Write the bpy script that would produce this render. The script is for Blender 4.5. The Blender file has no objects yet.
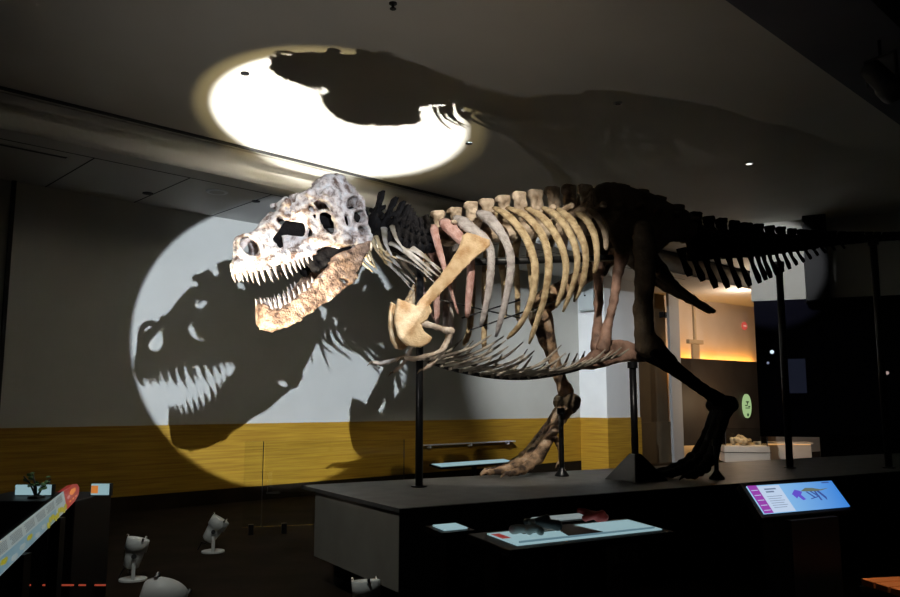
import bpy, math, random
import numpy as np
from mathutils import Matrix, Vector
random.seed(7)
np.random.seed(7)
SC = bpy.context.scene
COL = SC.collection
PI = math.pi

# ------------------------------------------------------------------ camera
EYE = 1.5
TH = math.atan(106 / 800.0)            # pitch
FPX = 800.0
cam_d = bpy.data.cameras.new('camera')
cam = bpy.data.objects.new('camera', cam_d)
COL.objects.link(cam)
cam_d.sensor_width = 36.0
cam_d.lens = 32.0
cam_d.clip_start = 0.05
cam.location = (0, 0, EYE)
cam.rotation_euler = (PI / 2 + TH, 0, 0)
SC.camera = cam

# ------------------------------------------------------------------ measuring helpers (photo pixel -> metres)
def ray(px, py):
    a = (px - 450.0) / FPX
    b = (298.5 - py) / FPX
    c, s = math.cos(TH), math.sin(TH)
    return np.array([a, c - b * s, s + b * c])
E0 = np.array([0, 0, EYE])
def atz(px, py, z):
    r = ray(px, py)
    return E0 + r * ((z - EYE) / r[2])
def aty(px, py, y):
    r = ray(px, py)
    return E0 + r * (y / r[1])
def onplane(px, py, p0, d):
    n = np.array([d[1], -d[0]])
    r = ray(px, py)
    t = (n @ np.array(p0[:2])) / (n @ r[:2])
    return E0 + r * t

# room directions: WD runs along the back wall (away, to the right), WN points from the wall into the room
_v = ray(1290, 404)[:2]
WD = _v / np.linalg.norm(_v)
WN = np.array([WD[1], -WD[0]])
W0 = atz(150, 510, 0)[:2]
PLAT = 0.78                            # platform top
Z_SOF = 4.44
Z_CEIL = 4.90
def wl(s, o=0.0, z=0.0):               # point: s along wall, o out of the wall
    p = W0 + WD * s + WN * o
    return (p[0], p[1], z)

# dinosaur frame: x forward (to the head), y to its left side (towards camera), z up
AX = math.radians(25)
DFW = -np.array([math.cos(AX), math.sin(AX)])
DLF = np.array([math.sin(AX), -math.cos(AX)])
DO = np.array([1.9, 8.2])
def D(px, py, v=0.0):
    q = onplane(px, py, DO + DLF * v, DFW)
    return ((q[:2] - DO) @ DFW, v, q[2] - PLAT)
def dworld(p):
    q = DO + DFW * p[0] + DLF * p[1]
    return Vector((q[0], q[1], p[2] + PLAT))

# ------------------------------------------------------------------ world, lights, exposure
w = bpy.data.worlds.new('world')
SC.world = w
w.use_nodes = True
w.node_tree.nodes['Background'].inputs[0].default_value = (0.55, 0.6, 0.7, 1)
w.node_tree.nodes['Background'].inputs[1].default_value = 0.005
SC.view_settings.view_transform = 'Standard'
SC.view_settings.look = 'None'
SC.view_settings.exposure = 0.0
SC.view_settings.gamma = 1.0
SC.view_settings.use_curve_mapping = False
SC.cycles.max_bounces = 7
SC.cycles.diffuse_bounces = 5
SC.cycles.sample_clamp_indirect = 0.0
SC.cycles.use_light_tree = False
SC.cycles.caustics_reflective = False
SC.cycles.caustics_refractive = False

def spot(name, loc, target, energy, angle, blend, color, radius=0.02):
    l = bpy.data.lights.new(name, 'SPOT')
    l.energy = energy
    l.spot_size = math.radians(angle)
    l.spot_blend = blend
    l.color = color
    l.shadow_soft_size = radius
    o = bpy.data.objects.new(name, l)
    COL.objects.link(o)
    o.location = loc
    o.rotation_euler = (Vector(target) - Vector(loc)).to_track_quat('-Z', 'Y').to_euler()
    return o
def area(name, loc, target, energy, sx, sy, color, spread=180):
    l = bpy.data.lights.new(name, 'AREA')
    l.energy = energy
    l.shape = 'RECTANGLE'
    l.size, l.size_y = sx, sy
    l.color = color
    l.spread = math.radians(spread)
    o = bpy.data.objects.new(name, l)
    COL.objects.link(o)
    o.location = loc
    o.rotation_euler = (Vector(target) - Vector(loc)).to_track_quat('-Z', 'Y').to_euler()
    return o

def long_throw(o):
    """focused projector: beam keeps its strength over the throw"""
    l = o.data
    l.use_nodes = True
    nt = l.node_tree
    em = next(n for n in nt.nodes if n.type == 'EMISSION')
    f = nt.nodes.new('ShaderNodeLightFalloff')
    f.inputs['Strength'].default_value = 1.0
    nt.links.new(f.outputs['Constant'], em.inputs['Strength'])
    return o
HYAW = math.radians(12)                                  # the head is turned a little towards the viewer
HFW = np.array([math.cos(math.radians(205) + HYAW), math.sin(math.radians(205) + HYAW)])
HLF = np.array([-HFW[1], HFW[0]])
H0W = onplane(368, 235, DO, DFW)
def HD(px, py, v=0.0):
    q = onplane(px, py, H0W[:2] + HLF * v, HFW)
    return ((q[:2] - H0W[:2]) @ HFW, v, q[2] - H0W[2])
NOSE = onplane(235, 262, H0W[:2] + HLF * 0.05, HFW)
SHN = onplane(137, 350, W0, WD)
LA = tuple(NOSE + (NOSE - SHN) * 0.68 + np.array([0, 0, 0.11]))                   # gallery spotlight on the head, throws the wall shadow
circ = onplane(273, 344, W0, WD)
long_throw(spot('head_spotlight', LA, circ, 44, 24.0, 0.08, (0.76, 0.86, 1.0), 0.012))
Z_LB = 0.43
_k = (4.86 - Z_LB) / (NOSE[2] - Z_LB)
LB = (_k * NOSE - atz(277, 62, 4.86)) / (_k - 1)
LB = (LB[0], LB[1], Z_LB)                                # floor fixture, throws the ceiling shadow
cceil = atz(337, 115, Z_CEIL)
long_throw(spot('floor_uplight', LB, cceil, 165, 28.0, 0.16, (1.0, 0.99, 0.95), 0.02))
spot('floor_uplight_fringe', LB, cceil, 600, 32.0, 0.22, (1.0, 0.80, 0.38), 0.02)
spot('floor_uplight_spill', LB, (-0.6, 8.0, 4.9), 80, 95, 1.0, (1.0, 0.96, 0.88), 0.02)
LC = (0.65, 4.2, 4.70)                                   # ceiling spotlight on the rib cage
spot('ribcage_spotlight', LC, (0.50, 7.4, 2.50), 700, 38.0, 0.35, (1.0, 0.93, 0.80), 0.02)
LP = atz(469, 143, Z_CEIL - 0.03)                        # recessed light washing the column behind
spot('column_downlight', tuple(LP), (3.3, 17.6, 1.9), 3400, 44, 0.9, (0.88, 0.94, 1.0), 0.04)
spot('foreground_downlight', (-1.7, 4.4, 4.75), (-2.0, 7.0, 0.2), 170, 80, 0.9, (0.95, 1.0, 0.95), 0.05)  # added unseen fill lamp, brightens the dark floor fixtures
spot('header_downlight', tuple(atz(749, 163, Z_CEIL) - np.array([0, 0, 0.05])), (6.0, 14.7, 3.98), 400, 28, 0.3, (0.95, 0.97, 1.0), 0.03)

# ------------------------------------------------------------------ materials
def mat(name, col=(0.5, 0.5, 0.5), rough=0.6, metal=0.0, emit=None, es=1.0, spec=0.5):
    m = bpy.data.materials.new(name)
    m.use_nodes = True
    b = m.node_tree.nodes['Principled BSDF']
    b.inputs['Base Color'].default_value = (*col, 1)
    b.inputs['Roughness'].default_value = rough
    b.inputs['Metallic'].default_value = metal
    b.inputs['Specular IOR Level'].default_value = spec
    if emit:
        b.inputs['Emission Color'].default_value = (*emit, 1)
        b.inputs['Emission Strength'].default_value = es
    return m
def noisy(name, c1, c2, scale=3.0, rough=0.7, bump=0.0, c3=None, detail=6.0, stretch=None, bscale=None, lo=0.35, hi=0.65, spec=0.35, coord='world'):
    m = mat(name, c1, rough, spec=spec)
    nt = m.node_tree
    N, L = nt.nodes, nt.links
    b = N['Principled BSDF']
    if coord == 'world':
        g = N.new('ShaderNodeNewGeometry'); src = g.outputs['Position']
    else:
        g = N.new('ShaderNodeTexCoord'); src = g.outputs['Object']
    mp = N.new('ShaderNodeMapping')
    L.new(src, mp.inputs['Vector'])
    if stretch: mp.inputs['Scale'].default_value = stretch
    n = N.new('ShaderNodeTexNoise')
    n.inputs['Scale'].default_value = scale
    n.inputs['Detail'].default_value = detail
    L.new(mp.outputs[0], n.inputs['Vector'])
    r = N.new('ShaderNodeValToRGB')
    r.color_ramp.elements[0].position = lo
    r.color_ramp.elements[0].color = (*c1, 1)
    r.color_ramp.elements[1].position = hi
    r.color_ramp.elements[1].color = (*c2, 1)
    if c3:
        e = r.color_ramp.elements.new(min(0.95, hi + 0.12)); e.color = (*c3, 1)
    L.new(n.outputs['Fac'], r.inputs['Fac'])
    L.new(r.outputs['Color'], b.inputs['Base Color'])
    if bump:
        n2 = N.new('ShaderNodeTexNoise')
        n2.inputs['Scale'].default_value = bscale or scale * 6
        n2.inputs['Detail'].default_value = 8
        L.new(mp.outputs[0], n2.inputs['Vector'])
        bp = N.new('ShaderNodeBump')
        bp.inputs['Strength'].default_value = bump
        bp.inputs['Distance'].default_value = 0.02
        L.new(n2.outputs['Fac'], bp.inputs['Height'])
        L.new(bp.outputs['Normal'], b.inputs['Normal'])
    return m

M = {}
M['skull'] = noisy('skull_bone', (0.20, 0.125, 0.095), (0.72, 0.61, 0.56), 15, 0.7, 1.0, (0.80, 0.74, 0.71), bscale=70, lo=0.36, hi=0.52)
M['jaw'] = noisy('jaw_bone', (0.10, 0.055, 0.035), (0.44, 0.28, 0.19), 14, 0.7, 1.0, (0.46, 0.36, 0.30), bscale=60, lo=0.36, hi=0.56)
M['tooth'] = noisy('tooth_enamel', (0.36, 0.27, 0.23), (0.58, 0.52, 0.48), 30, 0.4, 0.1)
M['rib'] = noisy('rib_bone', (0.27, 0.18, 0.09), (0.52, 0.40, 0.24), 16, 0.65, 0.6, bscale=70, lo=0.3, hi=0.6)
M['rib_grey'] = noisy('grey_rib_bone', (0.24, 0.21, 0.20), (0.46, 0.42, 0.41), 16, 0.65, 0.6, bscale=70, lo=0.3, hi=0.6)
M['rib_pink'] = noisy('pink_rib_bone', (0.34, 0.16, 0.13), (0.52, 0.34, 0.31), 16, 0.65, 0.6, bscale=70, lo=0.3, hi=0.6)
M['scap'] = noisy('shoulder_bone', (0.40, 0.22, 0.09), (0.66, 0.49, 0.30), 8, 0.6, 0.45, bscale=60, lo=0.3, hi=0.6)
M['vert'] = noisy('vertebra_bone', (0.24, 0.17, 0.11), (0.58, 0.47, 0.36), 9, 0.7, 0.5, bscale=50)
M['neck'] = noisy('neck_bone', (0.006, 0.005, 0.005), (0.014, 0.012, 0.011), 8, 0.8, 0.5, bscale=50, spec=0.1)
M['neckrib'] = noisy('neck_rib_bone', (0.16, 0.13, 0.09), (0.42, 0.38, 0.34), 9, 0.6, 0.3)
M['dark'] = noisy('dark_bone', (0.075, 0.052, 0.032), (0.15, 0.11, 0.07), 6, 0.65, 0.4, bscale=45)
M['leg'] = noisy('leg_bone', (0.05, 0.03, 0.02), (0.42, 0.27, 0.16), 7, 0.6, 0.5, (0.52, 0.40, 0.30), bscale=45, lo=0.40, hi=0.56)
M['pubis'] = noisy('pubis_bone', (0.12, 0.07, 0.05), (0.40, 0.24, 0.18), 6, 0.6, 0.4)
M['gast'] = noisy('belly_rib_bone', (0.10, 0.08, 0.065), (0.42, 0.37, 0.30), 9, 0.6, 0.3)
M['arm'] = noisy('arm_bone', (0.30, 0.22, 0.16), (0.60, 0.52, 0.45), 9, 0.6, 0.3)
M['steel'] = mat('black_steel', (0.018, 0.018, 0.02), 0.32, 0.6)
M['rod'] = mat('mount_rod_steel', (0.03, 0.03, 0.03), 0.45, 0.5)
M['plaster'] = noisy('wall_plaster', (0.50, 0.49, 0.44), (0.53, 0.52, 0.47), 1.5, 0.85, 0.04)
M['ceil'] = noisy('ceiling_paint', (0.52, 0.50, 0.45), (0.55, 0.53, 0.48), 1.2, 0.9)
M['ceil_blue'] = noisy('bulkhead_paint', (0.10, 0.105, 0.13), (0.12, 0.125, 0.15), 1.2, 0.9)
M['tile'] = mat('ceiling_tile_paint', (0.50, 0.49, 0.46), 0.85)
M['gap'] = mat('dark_gap', (0.03, 0.03, 0.03), 0.9)
M['white'] = noisy('column_paint', (0.70, 0.71, 0.71), (0.74, 0.75, 0.75), 2, 0.8)
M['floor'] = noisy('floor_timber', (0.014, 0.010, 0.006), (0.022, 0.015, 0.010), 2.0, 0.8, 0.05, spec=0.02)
M['deck'] = noisy('platform_top', (0.07, 0.068, 0.064), (0.105, 0.10, 0.095), 5, 0.5, 0.06, bscale=30)
M['fascia'] = noisy('platform_side', (0.25, 0.23, 0.20), (0.29, 0.27, 0.23), 3, 0.6)
M['black'] = mat('black_laminate', (0.005, 0.005, 0.006), 0.5, spec=0.25)
M['dglass'] = mat('dark_tinted_glass', (0.006, 0.006, 0.012), 0.08)
M['grey'] = mat('fixture_paint', (0.82, 0.83, 0.80), 0.5)
M['grey_dark'] = mat('fixture_dark', (0.04, 0.04, 0.04), 0.6)
M['chrome'] = mat('fixture_clip', (0.9, 0.9, 0.9), 0.15, 1.0)

def wood(name, c1, c2):
    m = mat(name, c1, 0.45)
    nt = m.node_tree; N, L = nt.nodes, nt.links
    b = N['Principled BSDF']
    g = N.new('ShaderNodeNewGeometry')
    mp = N.new('ShaderNodeMapping')
    mp.inputs['Scale'].default_value = (0.8, 0.8, 26)
    L.new(g.outputs['Position'], mp.inputs['Vector'])
    n = N.new('ShaderNodeTexNoise'); n.inputs['Scale'].default_value = 1.6; n.inputs['Detail'].default_value = 7
    L.new(mp.outputs[0], n.inputs['Vector'])
    r = N.new('ShaderNodeValToRGB')
    r.color_ramp.elements[0].position = 0.3; r.color_ramp.elements[0].color = (*c1, 1)
    r.color_ramp.elements[1].position = 0.7; r.color_ramp.elements[1].color = (*c2, 1)
    L.new(n.outputs['Fac'], r.inputs['Fac'])
    L.new(r.outputs['Color'], b.inputs['Base Color'])
    return m
M['wood'] = wood('oak_panelling', (0.30, 0.15, 0.012), (0.50, 0.29, 0.028))
M['bench'] = wood('orange_timber', (0.55, 0.16, 0.04), (0.70, 0.24, 0.07))

def glass(name, tint=(0.965, 0.98, 0.975), fac=0.06):
    m = bpy.data.materials.new(name); m.use_nodes = True
    nt = m.node_tree; N, L = nt.nodes, nt.links
    N.remove(N['Principled BSDF'])
    t = N.new('ShaderNodeBsdfTransparent'); t.inputs[0].default_value = (*tint, 1)
    g = N.new('ShaderNodeBsdfGlossy'); g.inputs['Roughness'].default_value = 0.02
    mx = N.new('ShaderNodeMixShader')
    f = N.new('ShaderNodeFresnel'); f.inputs['IOR'].default_value = 1.45
    L.new(f.outputs[0], mx.inputs[0])
    L.new(t.outputs[0], mx.inputs[1]); L.new(g.outputs[0], mx.inputs[2])
    L.new(mx.outputs[0], N['Material Output'].inputs['Surface'])
    return m
M['glass'] = glass('clear_glass')
def emis(name, col, s=1.0):
    m = mat(name, (0.01, 0.01, 0.01), 0.4, 0, col, s)
    if s < 5: m.cycles.emission_sampling = 'NONE'
    return m
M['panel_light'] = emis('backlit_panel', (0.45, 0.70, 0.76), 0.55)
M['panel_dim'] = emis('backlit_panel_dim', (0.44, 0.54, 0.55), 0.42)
M['red_print'] = emis('backlit_red', (0.45, 0.03, 0.03), 0.5)
M['orange_print'] = emis('backlit_orange', (0.9, 0.30, 0.06), 0.6)
M['pink_print'] = emis('backlit_pink', (0.8, 0.35, 0.35), 0.45)
M['yellow_print'] = emis('backlit_yellow', (0.55, 0.50, 0.03), 0.42)
M['blue_print'] = emis('backlit_blue', (0.25, 0.45, 0.55), 0.38)
M['text_print'] = emis('printed_text', (0.10, 0.13, 0.13), 0.3)
M['led_orange'] = emis('orange_led', (1.0, 0.42, 0.05), 40.0)
M['led_warm'] = emis('warm_led', (1.0, 0.62, 0.25), 9.0)
M['led_low'] = emis('low_led', (1.0, 0.55, 0.2), 1.2)
M['led_red'] = emis('red_led', (0.8, 0.12, 0.06), 0.35)
M['model_black'] = mat('model_black', (0.015, 0.015, 0.015), 0.5)
M['model_grey'] = mat('model_grey', (0.35, 0.36, 0.34), 0.5)
M['model_green'] = mat('model_green', (0.10, 0.22, 0.08), 0.6)
M['model_red'] = mat('model_red', (0.5, 0.05, 0.04), 0.5)

# ------------------------------------------------------------------ object helpers
def tag(o, label=None, cat=None, group=None, kind=None):
    if label: o['label'] = label
    if cat: o['category'] = cat
    if group: o['group'] = group
    if kind: o['kind'] = kind
    return o
def empty(name, loc=(0, 0, 0), rz=0.0):
    o = bpy.data.objects.new(name, None)
    o.empty_display_size = 0.2
    COL.objects.link(o)
    o.location = loc
    o.rotation_euler = (0, 0, rz)
    return o
def link_mesh(name, verts, faces, m, parent=None, smooth=False, loc=None):
    me = bpy.data.meshes.new(name)
    me.from_pydata([tuple(map(float, v)) for v in verts], [], [tuple(int(i) for i in f) for f in faces])
    me.update()
    if smooth:
        me.polygons.foreach_set('use_smooth', [True] * len(me.polygons))
    if m: me.materials.append(m)
    o = bpy.data.objects.new(name, me)
    COL.objects.link(o)
    if parent: o.parent = parent
    if loc is not None: o.location = loc
    return o
def copy_tree(o, parent=None):
    c = o.copy()
    COL.objects.link(c)
    if parent: c.parent = parent
    for ch in list(o.children): copy_tree(ch, c)
    return c

class MB:
    """collects primitives into ONE mesh"""
    def __init__(s): s.v, s.f = [], []
    def add(s, v, f):
        n = len(s.v)
        s.v += [tuple(p) for p in v]
        s.f += [tuple(i + n for i in q) for q in f]
        return s
    def box(s, c, size, R=None):
        hx, hy, hz = size[0] / 2, size[1] / 2, size[2] / 2
        vs = [Vector((x, y, z)) for x in (-hx, hx) for y in (-hy, hy) for z in (-hz, hz)]
        if R is not None: vs = [R @ p for p in vs]
        vs = [p + Vector(c) for p in vs]
        return s.add(vs, [(0, 1, 3, 2), (4, 6, 7, 5), (0, 4, 5, 1), (2, 3, 7, 6), (0, 2, 6, 4), (1, 5, 7, 3)])
    def prism(s, pts, ex):
        """pts: 3D polygon, ex: extrusion vector"""
        n = len(pts)
        a = [Vector(p) for p in pts]
        b = [p + Vector(ex) for p in a]
        return s.add(a + b, [tuple(range(n - 1, -1, -1)), tuple(range(n, 2 * n))] + [(i, (i + 1) % n, (i + 1) % n + n, i + n) for i in range(n)])
    def tube(s, pts, rad, seg=8, wide=None, cap=True):
        """pts list of Vector, rad list of (r1, r2) or float; wide: preferred direction of r1"""
        pts = [Vector(p) for p in pts]
        n = len(pts)
        rings = []
        for i, p in enumerate(pts):
            t = (pts[min(i + 1, n - 1)] - pts[max(i - 1, 0)]).normalized()
            wv = Vector(wide) if wide is not None else (Vector((0, 0, 1)) if abs(t.z) < 0.9 else Vector((1, 0, 0)))
            a = (wv - t * wv.dot(t)).normalized()
            b = t.cross(a)
            r = rad[i] if isinstance(rad, (list, tuple)) else rad
            r1, r2 = r if isinstance(r, (list, tuple)) else (r, r)
            rings.append([p + a * (r1 * math.cos(2 * PI * k / seg)) + b * (r2 * math.sin(2 * PI * k / seg)) for k in range(seg)])
        v = [q for r in rings for q in r]
        f = []
        for i in range(n - 1):
            for k in range(seg):
                k2 = (k + 1) % seg
                f.append((i * seg + k, i * seg + k2, (i + 1) * seg + k2, (i + 1) * seg + k))
        if cap:
            f.append(tuple(range(seg - 1, -1, -1)))
            f.append(tuple((n - 1) * seg + k for k in range(seg)))
        return s.add(v, f)
    def lathe(s, prof, c=(0, 0, 0), R=None, seg=24):
        """prof: list of (r, z)"""
        v, f = [], []
        for r, z in prof:
            for k in range(seg):
                p = Vector((r * math.cos(2 * PI * k / seg), r * math.sin(2 * PI * k / seg), z))
                if R is not None: p = R @ p
                v.append(p + Vector(c))
        for i in range(len(prof) - 1):
            for k in range(seg):
                k2 = (k + 1) % seg
                f.append((i * seg + k, i * seg + k2, (i + 1) * seg + k2, (i + 1) * seg + k))
        f.append(tuple(range(seg - 1, -1, -1)))
        f.append(tuple((len(prof) - 1) * seg + k for k in range(seg)))
        return s.add(v, f)
    def build(s, name, m, parent=None, smooth=False, loc=None, bevel=0.0):
        o = link_mesh(name, s.v, s.f, m, parent, smooth, loc)
        if bevel:
            b = o.modifiers.new('bevel', 'BEVEL'); b.width = bevel; b.segments = 2; b.limit_method = 'ANGLE'
        return o

def spline(pts, n):
    """Catmull-Rom through pts, n samples"""
    P = [np.array(p, float) for p in pts]
    P = [2 * P[0] - P[1]] + P + [2 * P[-1] - P[-2]]
    m = len(P) - 3
    out = []
    for i in range(n):
        t = i / (n - 1) * m
        k = min(int(t), m - 1)
        t -= k
        a, b, c, d = P[k:k + 4]
        out.append(0.5 * ((2 * b) + (c - a) * t + (2 * a - 5 * b + 4 * c - d) * t * t + (3 * b - a - 3 * c + d) * t ** 3))
    return out
def lerp(xs, x):
    """piecewise linear: xs list of (x, y)"""
    return float(np.interp(x, [a for a, _ in xs], [b for _, b in xs]))

# ------------------------------------------------------------------ signed distance modelling of bones
_tab = np.random.RandomState(3).rand(32, 32, 32).astype(np.float32)
def vnoise(P, freq, seed=0):
    q = P * freq + seed * 7.31
    i = np.floor(q).astype(np.int32)
    f = (q - i).astype(np.float32)
    f = f * f * (3 - 2 * f)
    x, y, z = [(i[:, k] & 31) for k in range(3)]
    x1, y1, z1 = (x + 1) & 31, (y + 1) & 31, (z + 1) & 31
    fx, fy, fz = f[:, 0], f[:, 1], f[:, 2]
    c00 = _tab[x, y, z] * (1 - fx) + _tab[x1, y, z] * fx
    c10 = _tab[x, y1, z] * (1 - fx) + _tab[x1, y1, z] * fx
    c01 = _tab[x, y, z1] * (1 - fx) + _tab[x1, y, z1] * fx
    c11 = _tab[x, y1, z1] * (1 - fx) + _tab[x1, y1, z1] * fx
    return ((c00 * (1 - fy) + c10 * fy) * (1 - fz) + (c01 * (1 - fy) + c11 * fy) * fz) * 2 - 1
def smin(a, b, k):
    h = np.clip(0.5 + 0.5 * (b - a) / k, 0, 1)
    return b + (a - b) * h - k * h * (1 - h)
def smax(a, b, k): return -smin(-a, -b, k)
def f_cap(P, a, b, ra, rb):
    a = np.array(a, np.float32); b = np.array(b, np.float32)
    ba = b - a
    t = np.clip((P - a) @ ba / max(1e-9, float(ba @ ba)), 0, 1)
    d = P - a - t[:, None] * ba
    return np.sqrt((d * d).sum(1)) - (ra + (rb - ra) * t)
def f_ell(P, c, r):
    q = (P - np.array(c, np.float32))
    r = np.array(r, np.float32)
    k0 = np.sqrt(((q / r) ** 2).sum(1))
    k1 = np.sqrt(((q / (r * r)) ** 2).sum(1)) + 1e-9
    return k0 * (k0 - 1) / k1
def f_box(P, c, h, rr=0.01, rot=0.0):
    """box turned by rot about the y axis"""
    q = P - np.array(c, np.float32)
    if rot:
        cs, sn = math.cos(rot), math.sin(rot)
        q = np.stack([q[:, 0] * cs - q[:, 2] * sn, q[:, 1], q[:, 0] * sn + q[:, 2] * cs], 1)
    q = np.abs(q) - (np.array(h, np.float32) - rr)
    return np.sqrt((np.maximum(q, 0) ** 2).sum(1)) + np.minimum(q.max(1), 0) - rr
def f_poly(X, Z, poly):
    d = np.full(X.shape, 1e9, np.float32)
    s = np.ones(X.shape, np.float32)
    n = len(poly)
    for i in range(n):
        ax, az = poly[i]; bx, bz = poly[i - 1]
        ex, ez = bx - ax, bz - az
        wx, wz = X - ax, Z - az
        t = np.clip((wx * ex + wz * ez) / (ex * ex + ez * ez + 1e-12), 0, 1)
        dx, dz = wx - ex * t, wz - ez * t
        d = np.minimum(d, dx * dx + dz * dz)
        c1 = Z >= az; c2 = Z < bz; c3 = ex * wz > ez * wx
        flip = (c1 & c2 & c3) | (~c1 & ~c2 & ~c3)
        s = np.where(flip, -s, s)
    return s * np.sqrt(d)
def f_ell2(X, Z, c, r, rot=0.0):
    x, z = X - c[0], Z - c[1]
    cs, sn = math.cos(rot), math.sin(rot)
    x, z = x * cs + z * sn, -x * sn + z * cs
    k0 = np.sqrt((x / r[0]) ** 2 + (z / r[1]) ** 2)
    k1 = np.sqrt((x / r[0] ** 2) ** 2 + (z / r[1] ** 2) ** 2) + 1e-9
    return k0 * (k0 - 1) / k1

def nets(F, o, h):
    """naive surface nets on grid values F (inside < 0)"""
    ins = F < 0
    nx, ny, nz = F.shape
    cnt = np.zeros((nx - 1, ny - 1, nz - 1), np.float32)
    acc = np.zeros((nx - 1, ny - 1, nz - 1, 3), np.float32)
    sl = lambda a, d, n: a[d[0]:d[0] + n[0], d[1]:d[1] + n[1], d[2]:d[2] + n[2]]
    n = (nx - 1, ny - 1, nz - 1)
    corners = [(i, j, k) for i in (0, 1) for j in (0, 1) for k in (0, 1)]
    for c in corners:
        for ax in range(3):
            if c[ax] == 0:
                e = list(c); e[ax] = 1
                fa, fb = sl(F, c, n), sl(F, e, n)
                cr = (fa < 0) != (fb < 0)
                t = np.where(cr, fa / np.where(cr, fa - fb, 1), 0)
                cnt += cr
                for k in range(3):
                    acc[..., k] += np.where(cr, c[k] + (t if k == ax else 0), 0)
    act = cnt > 0
    idx = np.full(act.shape, -1, np.int64)
    idx[act] = np.arange(act.sum())
    base = np.argwhere(act).astype(np.float32)
    V = (base + acc[act] / cnt[act][:, None]) * h + np.array(o, np.float32)
    Q = []
    for ax in range(3):
        a, b = [k for k in range(3) if k != ax]
        s0 = [slice(1, -1)] * 3; s0[ax] = slice(0, -1)
        s1 = [slice(1, -1)] * 3; s1[ax] = slice(1, None)
        i0, i1 = ins[tuple(s0)], ins[tuple(s1)]
        for flip, mk in ((False, i0 & ~i1), (True, ~i0 & i1)):
            w_ = np.argwhere(mk)
            if not len(w_): continue
            w_ = w_.copy(); w_[:, a] += 1; w_[:, b] += 1
            def cell(da, db):
                q = w_.copy(); q[:, a] += da; q[:, b] += db
                return idx[q[:, 0], q[:, 1], q[:, 2]]
            quad = np.stack([cell(-1, -1), cell(0, -1), cell(0, 0), cell(-1, 0)], 1)
            if flip ^ (ax == 1): quad = quad[:, ::-1]
            Q.append(quad)
    return V, np.concatenate(Q) if Q else np.zeros((0, 4), int)

def grid_mesh(name, fn, lo, hi, h, m, parent=None):
    lo = np.array(lo) - 3 * h; hi = np.array(hi) + 3 * h
    n = np.ceil((hi - lo) / h).astype(int) + 1
    g = np.stack(np.meshgrid(*[lo[k] + h * np.arange(n[k]) for k in range(3)], indexing='ij'), -1).reshape(-1, 3).astype(np.float32)
    F = fn(g).reshape(n)
    V, Q = nets(F, lo, h)
    me = bpy.data.meshes.new(name)
    me.vertices.add(len(V)); me.vertices.foreach_set('co', V.astype(np.float32).ravel())
    me.loops.add(len(Q) * 4); me.loops.foreach_set('vertex_index', Q.astype(np.int32).ravel())
    me.polygons.add(len(Q))
    me.polygons.foreach_set('loop_start', np.arange(0, len(Q) * 4, 4, dtype=np.int32))
    me.polygons.foreach_set('use_smooth', np.ones(len(Q), bool))
    me.update(calc_edges=True); me.validate()
    if m: me.materials.append(m)
    o = bpy.data.objects.new(name, me)
    COL.objects.link(o)
    if parent: o.parent = parent
    return o

class SDF:
    def __init__(s, k=0.02): s.ops = []; s.k = k; s.lo = np.full(3, 1e9); s.hi = -s.lo
    def _bb(s, a, b):
        s.lo = np.minimum(s.lo, a); s.hi = np.maximum(s.hi, b)
    def cap(s, a, b, ra, rb=None):
        rb = ra if rb is None else rb
        a, b = np.array(a, float), np.array(b, float)
        r = max(ra, rb)
        s._bb(np.minimum(a, b) - r, np.maximum(a, b) + r)
        s.ops.append(('u', lambda P: f_cap(P, a, b, ra, rb))); return s
    def path(s, pts, rads):
        for i in range(len(pts) - 1): s.cap(pts[i], pts[i + 1], rads[i], rads[i + 1])
        return s
    def ell(s, c, r):
        c, r = np.array(c, float), np.array(r, float)
        s._bb(c - r, c + r)
        s.ops.append(('u', lambda P: f_ell(P, c, r))); return s
    def box(s, c, h, rr=0.01, rot=0.0):
        c = np.array(c, float); hh = np.linalg.norm(h)
        s._bb(c - (hh if rot else np.array(h)), c + (hh if rot else np.array(h)))
        s.ops.append(('u', lambda P: f_box(P, c, h, rr, rot))); return s
    def slab(s, poly, vc, th, rr=0.015):
        """side profile polygon (u, z) thickened about the surface v = vc(u, z)"""
        pl = np.array(poly, float)
        c = [vc(*p) for p in poly]
        s._bb(np.array([pl[:, 0].min(), min(c) - th, pl[:, 1].min()]), np.array([pl[:, 0].max(), max(c) + th, pl[:, 1].max()]))
        def f(P):
            d = f_poly(P[:, 0], P[:, 2], poly)
            return smax(d, np.abs(P[:, 1] - vc(P[:, 0], P[:, 2])) - th, rr)
        s.ops.append(('u', f)); return s
    def sub(s, fn):
        s.ops.append(('s', fn)); return s
    def build(s, name, m, parent=None, h=0.012, amp=0.0, freq=25, seed=0):
        def fn(P):
            d = None
            for t, f in s.ops:
                q = f(P)
                if d is None: d = q
                elif t == 'u': d = smin(d, q, s.k)
                else: d = smax(d, -q, 0.01)
            if amp: d = d + amp * (vnoise(P, freq, seed) + 0.5 * vnoise(P, freq * 2.3, seed + 1))
            return d
        return grid_mesh(name, fn, s.lo, s.hi, h, m, parent)

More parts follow.
